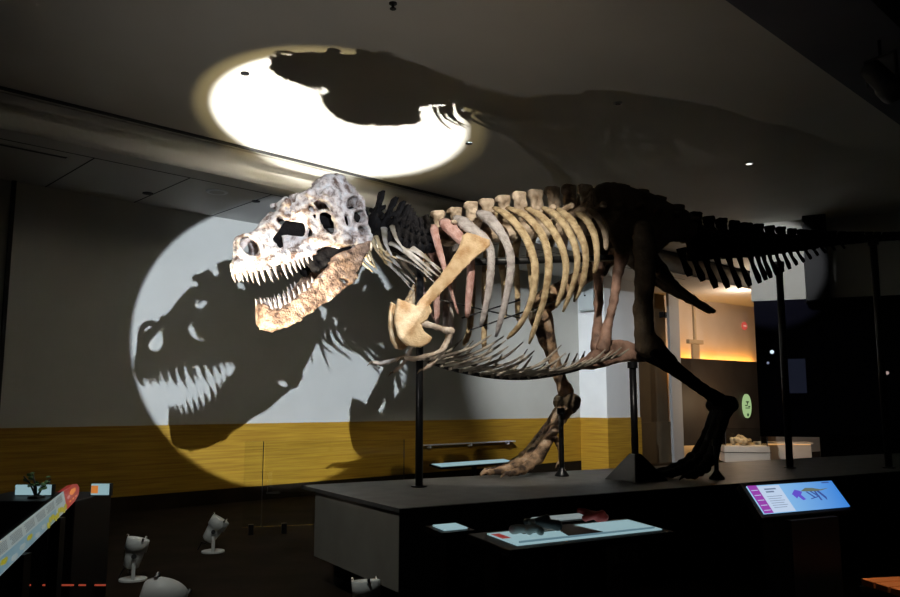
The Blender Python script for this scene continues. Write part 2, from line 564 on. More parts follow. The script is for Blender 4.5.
# ------------------------------------------------------------------ the room
RWALL = Matrix.Rotation(math.atan2(WD[1], WD[0]), 3, 'Z')
def wbox(mb, s0, s1, o0, o1, z0, z1):
    """box in wall coordinates: s along, o out of the wall (towards the room)"""
    c = wl((s0 + s1) / 2, (o0 + o1) / 2, (z0 + z1) / 2)
    return mb.box(c, (s1 - s0, o1 - o0, z1 - z0), RWALL)
def s_of(px, py=410, o=0.0):
    q = onplane(px, py, wl(0, o), WD)
    return (q[:2] - W0) @ WD
S0 = s_of(-120, 300)
SV = s_of(7, 300)
SP = s_of(580)
pc = onplane(607, 410, wl(SP), WN)
OP = float((pc[:2] - np.array(wl(SP)[:2])) @ WN)          # pilaster depth
SQ = s_of(640, 410, OP)
SE = s_of(668)
DADO = 1.20

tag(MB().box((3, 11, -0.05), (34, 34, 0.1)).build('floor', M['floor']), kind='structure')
tag(wbox(MB(), S0, SQ - 0.02, -0.2, 0, 0, Z_SOF + 0.02).build('wall_back', M['plaster']), kind='structure')
M['umber_wall'] = noisy('umber_plaster', (0.085, 0.065, 0.04), (0.10, 0.08, 0.05), 1.5, 0.85)  # wall past the pilaster: its shade is put into a darker brown
tag(wbox(MB(), SQ - 0.02, SE, -0.2, 0, 0, Z_SOF + 0.02).build('wall_end', M['umber_wall']), kind='structure')
tag(wbox(MB(), SV - 0.05, SV, 0.0, 0.05, DADO, Z_SOF).build('trim_10', M['gap']), kind='structure')
t = MB(); wbox(t, S0, SP, 0.0, 0.03, 0.22, DADO); 
tag(t.build('trim_1', M['wood']), kind='structure')
tag(wbox(MB(), SQ, SE + 0.12, 0.0, 0.06, 0.0, DADO - 0.15).build('trim_11', M['umber_wall']), kind='structure')
t = MB(); wbox(t, S0, SP, 0.0, 0.02, 0, 0.22); wbox(t, SQ, SE, 0.0, 0.02, 0, 0.22)
tag(t.build('baseboard_back', M['floor']), kind='structure')
# pilaster, oak clad below
t = MB(); wbox(t, SP, SQ, 0, OP, 0, Z_SOF + 0.02)
tag(t.build('wall_pilaster', M['white']), kind='structure')
t = MB(); wbox(t, SP - 0.03, SP, 0.03, OP + 0.03, 0.0, DADO); wbox(t, SP, SQ, OP, OP + 0.03, 0.0, DADO)
tag(t.build('trim_2', M['wood']), kind='structure')

# ceilings: low tiled strip along the wall, stepped fascia, main ceiling
OS = 2.15
t = MB(); wbox(t, S0, 22, -6, OS, Z_SOF, Z_SOF + 0.06)
tag(t.build('ceiling_low', M['tile']), kind='structure')
t = MB()
for i in range(9):
    s = S0 + 0.5 + i * 1.22
    wbox(t, s, s + 0.018, 0, OS - 0.35, Z_SOF - 0.003, Z_SOF + 0.01)
wbox(t, S0, 12, OS - 0.37, OS - 0.35, Z_SOF - 0.003, Z_SOF + 0.01)
tag(t.build('trim_3', M['gap']), kind='structure')
t = MB(); wbox(t, S0, 22, OS - 0.05, OS, Z_SOF, Z_SOF + 0.20)
tag(t.build('trim_4', M['ceil']), kind='structure')
t = MB(); wbox(t, S0, 22, OS - 0.22, OS - 0.17, Z_SOF, Z_CEIL - 0.0)
wbox(t, S0, 22, OS - 0.17, OS - 0.05, Z_SOF + 0.14, Z_SOF + 0.18)
tag(t.build('trim_5', M['ceil']), kind='structure')
t = MB(); wbox(t, S0, 22, OS - 0.02, OS + 0.03, Z_CEIL - 0.025, Z_CEIL + 0.02)
tag(t.build('trim_6', M['gap']), kind='structure')
t = MB(); wbox(t, S0 - 0.2, 22, OS, 16, Z_CEIL, Z_CEIL + 0.1)
wbox(t, S0 - 0.2, 22, OS - 0.3, OS, Z_CEIL + 0.02, Z_CEIL + 0.1)
tag(t.build('ceiling', M['ceil']), kind='structure')
# darker bulkhead on the right, running parallel to the wall
q = atz(728, 2, Z_CEIL - 0.12)
ob = float((q[:2] - W0) @ WN)
t = MB(); wbox(t, -4, 22, ob, ob + 5, Z_CEIL - 0.12, Z_CEIL + 0.01)
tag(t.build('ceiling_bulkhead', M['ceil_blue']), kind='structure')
t = MB(); wbox(t, -4, 22, ob + 0.9, ob + 1.1, Z_CEIL - 0.24, Z_CEIL - 0.11)
tag(t.build('trim_7', M['black']), kind='structure')

# header and dark glazing on the right
HA, HB = np.array([5.63, 14.9]), np.array([6.63, 14.5])
HDR = (HB - HA) / np.linalg.norm(HB - HA); HN = np.array([HDR[1], -HDR[0]])
RH = Matrix.Rotation(math.atan2(HDR[1], HDR[0]), 3, 'Z')
def hbox(mb, s0, s1, o0, o1, z0, z1):
    p = HA + HDR * (s0 + s1) / 2 + HN * (o0 + o1) / 2
    return mb.box((p[0], p[1], (z0 + z1) / 2), (s1 - s0, o1 - o0, z1 - z0), RH)
def hs(px, o=0.0):
    q = onplane(px, 350, HA + HN * o, HDR)
    return float((q[:2] - HA - HN * o) @ HDR)
tag(hbox(MB(), hs(754), 9, -0.2, 0, 3.42, Z_CEIL).build('wall_header', M['plaster']), kind='structure')
c0, c1 = hs(810, 0.35), hs(834, 0.35)
tag(hbox(MB(), c0, c1, 0.0, 0.35, 3.35, Z_CEIL).build('trim_8', M['black']), kind='structure')
g = MB()
for a, b in ((hs(756), hs(813)), (hs(813), hs(881)), (hs(881), 8.5)):
    hbox(g, a, b, -0.08, -0.02, 0.92, 3.44)
tag(g.build('window_1', M['dglass']), kind='structure')
tag(hbox(MB(), hs(815), 8.5, -0.3, -0.2, 0.0, 0.92).build('wall_right', M['black']), kind='structure')

# next gallery
GA = np.array([5.45, 21.3]); GB = np.array([10.9, 25.5])
GD = (GB - GA) / np.linalg.norm(GB - GA); GN = np.array([GD[1], -GD[0]])
RG = Matrix.Rotation(math.atan2(GD[1], GD[0]), 3, 'Z')
def gbox(mb, s0, s1, o0, o1, z0, z1):
    p = GA + GD * (s0 + s1) / 2 + GN * (o0 + o1) / 2
    return mb.box((p[0], p[1], (z0 + z1) / 2), (s1 - s0, o1 - o0, z1 - z0), RG)
def gp(s, o, z):
    p = GA + GD * s + GN * o
    return (p[0], p[1], z)
M['cream'] = noisy('gallery_paint', (0.62, 0.52, 0.42), (0.66, 0.56, 0.46), 1.5, 0.85)
M['umber'] = noisy('gallery_panel', (0.028, 0.020, 0.014), (0.036, 0.027, 0.02), 2, 0.6)
gsp = lambda px, o=0.0: float((onplane(px, 400, GA + GN * o, GD)[:2] - GA - GN * o) @ GD)
tag(gbox(MB(), gsp(668), 9, -0.2, 0, 0, Z_SOF).build('wall_gallery', M['cream']), kind='structure')
pan = empty('exhibit_panel', gp(0, 0.3, 0))
tag(pan, 'long dark brown exhibit panel under the orange glow in the next gallery', 'exhibit panel')
PX0, PX1 = gsp(676, 0.3), gsp(765, 0.3)
off = Vector(gp(0, 0.3, 0))
def shift(mb): mb.v = [tuple(Vector(p) - off) for p in mb.v]; return mb
shift(gbox(MB(), PX0, PX1, 0.26, 0.34, 0.42, 2.74)).build('board', M['umber'], pan)
shift(gbox(MB(), PX0 + 0.05, PX1 - 0.05, 0.14, 0.18, 2.66, 2.69)).build('light_strip', M['led_orange'], pan)
shift(gbox(MB(), PX0 + 0.05, PX1 - 0.05, 0.14, 0.18, 0.52, 0.55)).build('light_strip', M['led_warm'], pan)
for s in (PX0 + 0.3, (PX0 + PX1) / 2, PX1 - 0.3): shift(gbox(MB(), s - 0.03, s + 0.03, 0.0, 0.27, 1.4, 1.46)).build('bracket', M['black'], pan)
a, b = gsp(671, 0.4), gsp(681, 0.4)
tag(gbox(MB(), a, b, 0.36, 0.44, 0, Z_SOF).build('trim_9', mat('dim_column_paint', (0.30, 0.30, 0.30), 0.8)), kind='structure')

# ------------------------------------------------------------------ small fittings on walls and ceiling
def put_wall(name, px, py, w_, h_, d_, m, o=0.0, face='wall'):
    """plate of w_ x h_ x d_ standing off the back wall at a photo point"""
def plate(name, centre, R, size, m, bevel=0.004, parent=None):
    o = MB().box((0, 0, 0), size).build(name, m, parent, bevel=bevel)
    o.location = centre
    o.rotation_euler = R.to_4x4().to_euler()
    return o
qa = onplane(588, 296, wl(SP - 0.10), WN)
cab = empty('wall_cabinet', (qa[0], qa[1], qa[2]), math.atan2(WD[1], WD[0]))
tag(cab, 'small light grey electrical cabinet on the bright column behind the ribs', 'cabinet')
M['cab'] = mat('cabinet_paint', (0.50, 0.55, 0.56), 0.5)
MB().box((0, 0, 0), (0.20, 0.42, 0.68)).build('body', M['cab'], cab, bevel=0.01)
MB().box((-0.106, 0, 0), (0.012, 0.36, 0.62)).build('door', M['cab'], cab, bevel=0.004)
MB().lathe([(0.02, 0), (0.02, 0.02)], (-0.110, 0.0, 0.0), Matrix.Rotation(-PI / 2, 3, 'Y'), 12).build('lock', M['black'], cab)

def ceiling_disc(name, px, py, z, r, m1, m2, label, cat, group='small round lights in the ceilings'):
    if cat != 'ceiling light': group = None
    q = atz(px, py, z)
    e = empty(name, (q[0], q[1], z))
    tag(e, label, cat, group)
    MB().lathe([(r, 0.0), (r, -0.012), (r * 0.72, -0.016)], (0, 0, 0.0), None, 24).build('ring', m1, e)
    MB().lathe([(r * 0.7, -0.0165), (r * 0.5, -0.019)], (0, 0, 0), None, 24).build('cover', m2, e)
    return e
ceiling_disc('ceiling_speaker', 217, 191.5, Z_SOF, 0.15, M['white'], M['tile'], 'round white speaker in the low tiled ceiling', 'speaker')
ceiling_disc('recessed_downlight', 148, 193, Z_SOF, 0.075, M['black'], M['black'], 'dark recessed light left of the round ceiling speaker', 'ceiling light')
ceiling_disc('recessed_downlight', 256, 201, Z_SOF, 0.06, M['black'], M['black'], 'dark recessed light in the low ceiling just above the skull snout', 'ceiling light')
ceiling_disc('recessed_downlight', 245, 73, Z_CEIL, 0.045, M['black'], M['black'], 'small dark ceiling light inside the bright circle, left of the skull shadow', 'ceiling light')
ceiling_disc('recessed_downlight', 469, 143, Z_CEIL, 0.045, M['black'], M['black'], 'small dark ceiling light just below the right end of the skull shadow', 'ceiling light')
ceiling_disc('recessed_downlight', 618, 103, Z_CEIL, 0.05, M['grey'], M['black'], 'small ceiling light above the hips of the skeleton', 'ceiling light')
e = ceiling_disc('recessed_downlight', 749, 163, Z_CEIL, 0.06, M['grey'], emis('downlight_glow', (1, 1, 0.95), 1.6), 'lit ceiling light above the tail of the skeleton', 'ceiling light')
e = empty('ceiling_vent', wl(s_of(28, 150) * 1.0 - 0.2, 1.2, Z_SOF), math.atan2(WD[1], WD[0]))
q = atz(26, 149, Z_SOF); e.location = (q[0], q[1], Z_SOF)
tag(e, 'black slot vent in the low ceiling at the left edge', 'vent')
MB().box((0, 0, -0.004), (0.9, 0.07, 0.012)).build('slot', M['black'], e)
fr = MB()
for y in (-0.045, 0.045): fr.box((0, y, -0.006), (0.94, 0.012, 0.012))
fr.build('frame', M['tile'], e)
q = atz(393, 3, Z_CEIL)
e = empty('sprinkler_head', (q[0], q[1], Z_CEIL))
tag(e, 'small dark sprinkler head on the ceiling at the top edge', 'sprinkler')
MB().lathe([(0.035, 0), (0.035, -0.01), (0.012, -0.012), (0.012, -0.05)], seg=14).build('stem', M['black'], e)
MB().lathe([(0.028, -0.05), (0.028, -0.056)], seg=14).build('deflector', M['black'], e)

# hanging stage light, upper right
q = aty(882, 80, 6.9)
e = empty('stage_light', tuple(q), 0.5)
tag(e, 'dark stage spotlight hanging from the ceiling in the upper right corner', 'stage light')
RT = Matrix.Rotation(math.radians(115), 3, 'Y')
MB().lathe([(0.03, -0.2), (0.09, -0.18), (0.10, 0.05), (0.12, 0.08), (0.12, 0.2)], (0, 0, 0), RT, 20).build('barrel', M['grey_dark'], e, True)
y = MB(); y.box((0, 0.14, 0.1), (0.03, 0.015, 0.25)); y.box((0, -0.14, 0.1), (0.03, 0.015, 0.25)); y.box((0, 0, 0.22), (0.03, 0.295, 0.015))
y.build('yoke', M['grey_dark'], e)
MB().tube([(0, 0, 0.22), (0, 0, Z_CEIL - 0.12 - q[2])], 0.015, 8).build('hanger', M['black'], e)

# ------------------------------------------------------------------ display platform
ca = math.radians(31.0)
PD = np.array([math.cos(ca), math.sin(ca)]); PN = np.array([PD[1], -PD[0]])   # along the front edge / towards the viewer
P0 = atz(399, 508.5, PLAT)[:2]
plat = empty('display_platform', (P0[0], P0[1], 0), ca)
tag(plat, 'long low dark grey platform the dinosaur skeleton stands on', 'platform')
PDEP = 1.9
def pbox(x0, x1, y0, y1, z0, z1): return MB().box(((x0 + x1) / 2, (y0 + y1) / 2, (z0 + z1) / 2), (x1 - x0, y1 - y0, z1 - z0))
pbox(0, 9.5, 0, PDEP, PLAT - 0.03, PLAT).build('deck', M['deck'], plat)
pbox(0.012, 9.45, 0.012, PDEP - 0.30, 0.21, PLAT - 0.03).build('skirt', M['fascia'], plat)
pbox(0.25, 9.3, 0.25, PDEP - 0.2, 0.0, 0.21).build('recessed_base', M['black'], plat)
pbox(0.0, 9.5, -0.012, 0.0, 0.19, PLAT - 0.004).build('front_cladding', M['black'], plat)  # black sheet over the unlit front face, stands for its shade

# steel posts carrying the mount
def post(px, py_base, px_top, py_top, r, label, base, group='black posts holding up the skeleton'):
    b = atz(px, py_base, PLAT)
    top = aty(px_top, py_top, b[1])[2]
    e = empty('support_post', (b[0], b[1], PLAT))
    tag(e, label, 'support post', group)
    H = top - PLAT
    MB().tube([(0, 0, 0), (0, 0, H)], r, 16).build('pole', M['steel'], e, True)
    if base == 'cone':
        bb = MB(); s = 0.215
        v = [(-s, -s, 0), (s, -s, 0), (s, s, 0), (-s, s, 0)]; k = r * 1.2
        v += [(-k, -k, 0.25), (k, -k, 0.25), (k, k, 0.25), (-k, k, 0.25)]
        bb.add(v, [(0, 3, 2, 1), (4, 5, 6, 7), (0, 1, 5, 4), (1, 2, 6, 5), (2, 3, 7, 6), (3, 0, 4, 7)])
        o = bb.build('base', M['steel'], e, bevel=0.008); o.rotation_euler = (0, 0, ca)
    elif base == 'small':
        MB().lathe([(0.075, 0), (0.075, 0.012), (0.03, 0.07), (r, 0.09)], seg=20).build('base', M['steel'], e, True)
    else:
        MB().lathe([(0.07, 0), (0.07, 0.012), (r, 0.014)], seg=20).build('base', M['steel'], e)
    MB().lathe([(r * 1.5, H - 0.06), (r * 1.5, H - 0.0)], seg=16).build('collar', M['steel'], e)
    return e
post(419, 487, 419, 262, 0.034, 'black steel post under the chest, in front of the arm bones', 'plate')
post(636, 480, 636, 362, 0.034, 'black steel post with pyramid base under the hips', 'cone')
post(562, 476, 562, 408, 0.026, 'short black post with round foot behind the far ankle', 'small')
post(790, 468, 784, 262, 0.040, 'tall black post under the middle of the tail', 'plate')
post(889, 468, 878, 240, 0.040, 'tall black post under the tail at the right edge', 'plate')
post(717, 479, 717, 440, 0.022, 'short black post beside the dark near foot', 'small')

# ------------------------------------------------------------------ the dinosaur skeleton
dino = empty('dinosaur_skeleton', (DO[0], DO[1], PLAT), math.atan2(DFW[1], DFW[0]))
tag(dino, 'mounted tyrannosaur skeleton with open jaws standing on the dark platform', 'dinosaur skeleton')
def Q(px, py, v=0.0):
    a = D(px, py, v); return (a[0], a[2])
def mirror(p): return (p[0], -p[1], p[2])

# ---- skull
zx = lambda x, y: (220 + x / 3.315, 160 + y / 3.315)
def zq(x, y, v=None):
    if v is None: v = float(np.interp(x, [45, 150, 330, 490], [.04, .09, .15, .18]))
    elif v == 0.12: v = float(np.interp(x, [132, 230, 490], [.03, .10, .20]))
    a = HD(*zx(x, y), v); return (a[0], a[2])
H0L = Vector((float((H0W[:2] - DO) @ DFW), 0.0, float(H0W[2] - PLAT)))
SK = [zq(*p) for p in [(45, 368), (50, 320), (58, 295), (72, 272), (92, 255), (125, 232), (152, 208), (185, 180), (208, 160), (214, 130), (228, 120), (240, 140), (262, 132), (268, 104), (300, 92), (332, 82),
      (346, 56), (366, 42), (395, 36), (424, 46), (440, 72), (462, 84), (478, 120), (488, 180), (490, 225), (488, 268), (470, 284), (430, 284), (385, 286), (345, 284), (322, 292), (312, 312), (270, 326), (200, 346), (140, 356), (100, 362), (60, 374)]]
un, ub = zq(45, 368)[0], zq(490, 240)[0]
zt = lambda t: 0
def sk_t(u): return (un - u) / (un - ub)           # 0 at the nose, 1 at the back
top_line = sorted([(sk_t(u), z) for u, z in SK[1:25]])
bot_line = sorted([(sk_t(u), z) for u, z in SK[25:] + [SK[0]]])
def skull_w(u, z):
    t = np.clip(sk_t(u), 0, 1)
    wmax = np.interp(t, [0, 0.06, 0.2, 0.45, 0.62, 0.8, 1.0], [0.05, 0.10, 0.135, 0.16, 0.215, 0.27, 0.24])
    zt_ = np.interp(t, [a for a, _ in top_line], [b for _, b in top_line])
    zb_ = np.interp(t, [a for a, _ in bot_line], [b for _, b in bot_line])
    s = np.clip((z - zb_) / np.maximum(zt_ - zb_, 0.05), 0, 1)
    f = np.interp(s, [0, 0.35, 0.75, 1.0], [1.0, 0.95, 0.72, 0.50])
    return wmax * f
E2 = [  # openings: centre, radii (in zoom px), tilt
    ((98, 286), (27, 36), 0.55),       # nostril
    ((334, 175), (32, 40), 0.15), ((348, 212), (22, 36), 0.45),     # orbit, keyhole
    ((436, 142), (17, 38), -0.9), ((455, 192), (30, 20), 0.5), ((461, 238), (22, 15), 0.0),   # temporal openings
    ((206, 200), (16, 14), 0.0), ((293, 238), (11, 17), 0.3), ((405, 205), (9, 20), 0.2), ((300, 160), (8, 12), 0.5)]
AF = [zq(*p) for p in [(178, 262), (205, 222), (238, 190), (268, 180), (286, 196), (288, 226), (280, 258), (262, 280), (228, 290), (194, 290)]]
ZP = 1.0 / 3.315 / 115.0 * 1.0
ells = []
for (cx, cy), (rx, ry), rot in E2:
    c = zq(cx, cy)
    a = zq(cx + 10, cy); b = zq(cx, cy + 10)
    k = (abs(a[0] - c[0]) + abs(b[1] - c[1])) / 20
    ells.append((c, (rx * k, ry * k), rot))       # x runs backwards in u, so the tilt keeps its sign
def skull_fn(P):
    u, v, z = P[:, 0], np.abs(P[:, 1]), P[:, 2]
    n1 = vnoise(P, 9, 2); n2 = vnoise(P, 28, 5); n3 = vnoise(P, 60, 8)
    poly = f_poly(u, z, SK)
    wd = skull_w(u, z)
    d = smax(poly, v - wd, 0.032)
    # bosses and arches
    P2 = np.stack([u, v, z], 1)
    for (x, y), vv, r in (((222, 140), 0.10, 0.032), ((300, 110), 0.15, 0.045), ((372, 70), 0.10, 0.05), ((400, 62), 0.06, 0.05), ((400, 265), 0.25, 0.05), ((350, 110), 0.2, 0.04)):
        c = zq(x, y)
        d = smin(d, f_cap(P2, (c[0], vv, c[1]), (c[0] + 0.02, vv, c[1]), r, r * 0.8), 0.03)
    for a, b, r in (((330, 262), (470, 256), 0.03), ((292, 150), (306, 262), 0.028), ((380, 130), (398, 255), 0.030), ((262, 165), (380, 110), 0.035), ((470, 130), (482, 262), 0.028), ((60, 345), (300, 305), 0.022), ((120, 245), (215, 165), 0.02)):
        ca_, cb_ = zq(*a), zq(*b)
        wa = float(skull_w(np.array([ca_[0]]), np.array([ca_[1]]))[0]); wb = float(skull_w(np.array([cb_[0]]), np.array([cb_[1]]))[0])
        d = smin(d, f_cap(P2, (ca_[0], wa - 0.01, ca_[1]), (cb_[0], wb - 0.01, cb_[1]), r, r), 0.03)
    d = d + 0.014 * n1 + 0.011 * n2 + 0.006 * n3 - 0.012 * np.maximum(0, 0.35 - np.abs(n2) * 2.2)
    # hollow
    inner = np.maximum(poly + 0.045, v - (wd - 0.055))
    d = smax(d, -inner, 0.012)
    # openings with raised rims
    for c, r, rot in ells:
        e = f_ell2(u, z, c, r, -rot)
        rim = np.sqrt((e - 0.012) ** 2 + (v - wd) ** 2) - 0.016
        d = smin(d, rim, 0.012)
        d = smax(d, -np.maximum(e + 0.006 * n2, -(v - 0.03)), 0.012)
    e = f_poly(u, z, AF) - 0.008 + 0.015 * n2
    d = smax(d, -np.maximum(e, -(v - 0.02)), 0.012)
    # inner wall of the big opening, broken
    wall_ = np.maximum(np.maximum(f_poly(u, z, AF) - 0.05, np.abs(v - wd * 0.46 - 0.03 * n1) - 0.016), n1 * 0.10 - 0.012)
    c = zq(196, 268)
    wall_ = np.maximum(wall_, -f_ell2(u, z, c, (0.06, 0.10), -0.3))
    d = smin(d, wall_, 0.01)
    # palate bars
    return d
us = [p[0] for p in SK]; zs = [p[1] for p in SK]
skull = grid_mesh('skull', skull_fn, (min(us) - 0.02, -0.33, min(zs) - 0.02), (max(us) + 0.03, 0.33, max(zs) + 0.04), 0.0092, M['skull'], dino)
skull.location = H0L; skull.rotation_euler = (0, 0, HYAW)

# ---- lower jaw
JW = [zq(*p, 0.12) for p in [(140, 545), (132, 505), (136, 478), (150, 482), (170, 492), (200, 485), (232, 470), (262, 446), (290, 418), (312, 392), (335, 368), (360, 340), (385, 315), (410, 300), (440, 288), (470, 270), (488, 270),
      (486, 295), (474, 325), (464, 352), (452, 378), (440, 402), (424, 420), (398, 438), (372, 456), (340, 478), (300, 504), (262, 528), (228, 552), (205, 562), (182, 562), (160, 555)]]
jn, jb = JW[1][0], JW[16][0]
def jaw_r(u):
    t = np.clip((jn - u) / (jn - jb), 0, 1)
    return np.interp(t, [0, 0.08, 0.25, 0.6, 1.0], [0.03, 0.075, 0.115, 0.17, 0.235])
def jaw_fn(P):
    u, v, z = P[:, 0], np.abs(P[:, 1]), P[:, 2]
    n1 = vnoise(P, 10, 12); n2 = vnoise(P, 30, 15)
    poly = f_poly(u, z, JW)
    r = jaw_r(u)
    th = np.interp(np.clip((jn - u) / (jn - jb), 0, 1), [0, 0.2, 1], [0.05, 0.04, 0.034])
    ramus = smax(poly, np.abs(v - r) - th, 0.03)
    front = smax(poly, v - r, 0.03)
    front = np.maximum(front, (jn - 0.16) - u)
    d = smin(ramus, front, 0.03)
    d = d + 0.012 * n1 + 0.010 * n2
    for (x, y), (rx, ry) in (((402, 402), (16, 7)), ((330, 400), (4, 4))):
        c = zq(x, y, 0.12)
        d = smax(d, -f_ell2(u, z, c, (rx * ZP * 1.0, ry * ZP), 0.3), 0.008)
    return d
us = [p[0] for p in JW]; zs = [p[1] for p in JW]
jaw = grid_mesh('lower_jaw', jaw_fn, (min(us), -0.30, min(zs)), (max(us), 0.30, max(zs)), 0.0092, M['jaw'], dino)
jaw.location = H0L; jaw.rotation_euler = (0, 0, HYAW)

# ---- palate bones hanging inside the mouth, plus added dark fillers that block light
pal = SDF(0.03)
for side in (1, -1):
    A_ = lambda x, y, v: (lambda a: (a[0], side * v, a[2]))(HD(*zx(x, y), 0.0))
    pal.path([A_(120, 350, .03), A_(200, 345, .06), A_(280, 335, .08), A_(350, 310, .09), A_(420, 290, .12)], [.02, .035, .045, .05, .05])
    pal.path([A_(270, 330, .07), A_(300, 365, .10), A_(330, 350, .12), A_(400, 300, .14)], [.03, .035, .03, .03])
a_, b_ = HD(*zx(330, 200), 0.0), HD(*zx(455, 190), 0.0)
pal.cap((a_[0], 0, a_[2]), (b_[0], 0, b_[2]), 0.07, 0.10)  # added dark core, keeps the eye opening black
pal.slab([zq(*p, 0.0) for p in [(170, 262), (205, 215), (240, 182), (275, 172), (300, 200), (300, 260), (262, 296), (190, 300)]], lambda u, z: 0 * u, 0.016, 0.01)  # added plate, stops light passing through the big opening
pal = pal.build('palate', M['neck'], dino, 0.011, 0.008, 14)
pal.location = H0L; pal.rotation_euler = (0, 0, HYAW)

# ---- teeth: curved tapering crowns
def tooth_mesh(L, r):
    mb = MB()
    pts, rad = [], []
    for i in range(7):
        t = i / 6
        pts.append((-0.22 * L * t * t, 0, -L * t))
        rad.append((r * (1 - t ** 1.6) + 0.0015, r * 0.7 * (1 - t ** 1.6) + 0.0012))
    mb.tube(pts, rad, 8, wide=(1, 0, 0))
    return mb
upper = [(58, 372, 30), (76, 368, 30), (93, 364, 33), (112, 361, 36), (132, 358, 40), (153, 354, 50), (175, 350, 46), (205, 345, 50), (224, 341, 44), (240, 335, 40), (255, 330, 36), (268, 327, 32), (282, 322, 26), (296, 316, 22)]
lower = [(140, 482, 30), (152, 486, 30), (166, 490, 36), (182, 489, 34), (198, 486, 40), (214, 478, 36), (230, 471, 38), (246, 460, 32), (262, 446, 32), (277, 430, 28), (290, 418, 24), (303, 402, 20)]
toothmesh = {}
def place_tooth(parent, p, L, r, ry, rx):
    key = (round(L, 3))
    if key not in toothmesh:
        o = tooth_mesh(L, r).build('tooth', M['tooth'], parent, True)
        toothmesh[key] = o
    else:
        o = toothmesh[key].copy(); COL.objects.link(o); o.parent = parent
    o.location = p
    o.rotation_euler = (rx, ry, 0)
for side in (1, -1):
    for i, (x, y, l) in enumerate(upper):
        u, z = zq(x, y - 5)
        t = sk_t(u)
        wv = float(skull_w(np.array([u]), np.array([z - 0.01]))[0]) - 0.025
        L = l * 0.00262 * 1.06
        place_tooth(skull, (u, side * wv, z), L, 0.016 + 0.003 * (l > 38), 0.12, side * 0.08)
    for i, (x, y, l) in enumerate(lower):
        u, z = zq(x, y + 7, 0.12)
        wv = float(jaw_r(np.array([u]))[0]) + 0.012
        L = l * 0.00262 * 1.06
        place_tooth(jaw, (u, side * wv, z), L, 0.015, PI - 0.10 + 0.22, -side * 0.06)

# ---- vertebrae
def proto(kind, seed):
    s = SDF(0.03)
    rs = random.Random(seed)
    if kind == 'neck':
        s.cap((-0.07, 0, 0), (0.07, 0, 0), 0.115, 0.105)
        s.cap((0, 0, 0.1), (0, 0, 0.14), 0.06)
        s.box((-0.01, 0, 0.20), (0.060, 0.030, 0.13), 0.012, 0.1)
        s.box((-0.015, 0, 0.30), (0.058, 0.04, 0.05), 0.012, 0.1)
        for q in (1, -1):
            s.cap((0.0, q * 0.05, 0.08), (-0.03, q * 0.17, 0.02), 0.035, 0.03)
            s.cap((0.04, q * 0.05, 0.12), (0.10, q * 0.09, 0.15), 0.03, 0.025)
            s.cap((-0.04, q * 0.05, 0.14), (-0.10, q * 0.08, 0.16), 0.03, 0.03)
    elif kind == 'back':
        s.cap((-0.075, 0, 0), (-0.05, 0, 0), 0.10, 0.075).cap((-0.05, 0, 0), (0.05, 0, 0), 0.075, 0.075).cap((0.05, 0, 0), (0.075, 0, 0), 0.075, 0.10)
        s.cap((0, 0, 0.1), (0, 0, 0.16), 0.055)
        s.box((-0.005, 0, 0.29), (0.058 + rs.uniform(-0.008, 0.010), 0.022, 0.15), 0.012, rs.uniform(-0.06, 0.06))
        s.box((rs.uniform(-0.012, 0.012), 0, 0.41), (0.070, 0.046, 0.045), 0.02, rs.uniform(-0.15, 0.15))
        s.ell((0.03, 0.02, 0.36), (0.03, 0.03, 0.06)).ell((-0.035, 0.02, 0.30), (0.025, 0.03, 0.06))
        for q in (1, -1):
            s.cap((0.0, q * 0.04, 0.13), (-0.035, q * 0.24, 0.19), 0.042, 0.036)
            s.cap((0.03, q * 0.04, 0.14), (0.09, q * 0.06, 0.16), 0.028, 0.026)
            s.cap((-0.03, q * 0.04, 0.16), (-0.09, q * 0.05, 0.19), 0.028, 0.03)
    else:   # tail
        s.cap((-0.07, 0, 0), (-0.05, 0, 0), 0.095, 0.075).cap((-0.05, 0, 0), (0.05, 0, 0), 0.075, 0.075).cap((0.05, 0, 0), (0.07, 0, 0), 0.075, 0.095)
        s.cap((0, 0, 0.09), (0, 0, 0.12), 0.05)
        s.box((-0.03, 0, 0.22), (0.074 + rs.uniform(-0.01, 0.006), 0.022, 0.16), 0.012, 0.08 + rs.uniform(-0.05, 0.05))
        s.box((-0.045, 0, 0.35 + rs.uniform(-0.015, 0.015)), (0.066, 0.032, 0.045), 0.02, 0.10 + rs.uniform(-0.2, 0.2))
        s.box((0, 0, -0.15), (0.078, 0.05, 0.20), 0.03)
        for q in (1, -1):
            s.cap((0.0, q * 0.06, 0.03), (-0.05, q * 0.24, 0.03), 0.03, 0.022)
            s.cap((0.04, q * 0.03, 0.12), (0.11, q * 0.04, 0.15), 0.022, 0.018)
            s.cap((-0.04, q * 0.03, 0.14), (-0.09, q * 0.02, 0.16), 0.022, 0.02)
    return s
cl_px = [(374, 222), (386, 232), (398, 241), (412, 246), (428, 244), (445, 240), (462, 238), (480, 236), (500, 234), (520, 232), (540, 230), (560, 229), (580, 228), (600, 228), (625, 229), (655, 233), (680, 236), (700, 238), (730, 240), (760, 241), (800, 240.5), (830, 239), (865, 237.5), (900, 236), (960, 232), (1010, 229)]
CL = np.array(spline([(*Q(x, y), 0) for x, y in cl_px], 900))[:, :2]
def cl_at(u):
    i = np.argsort(CL[:, 0]); z = float(np.interp(u, CL[i, 0], CL[i, 1]))
    z2 = float(np.interp(u + 0.05, CL[i, 0], CL[i, 1])); z1 = float(np.interp(u - 0.05, CL[i, 0], CL[i, 1]))
    return z, math.atan2(z2 - z1, 0.1)
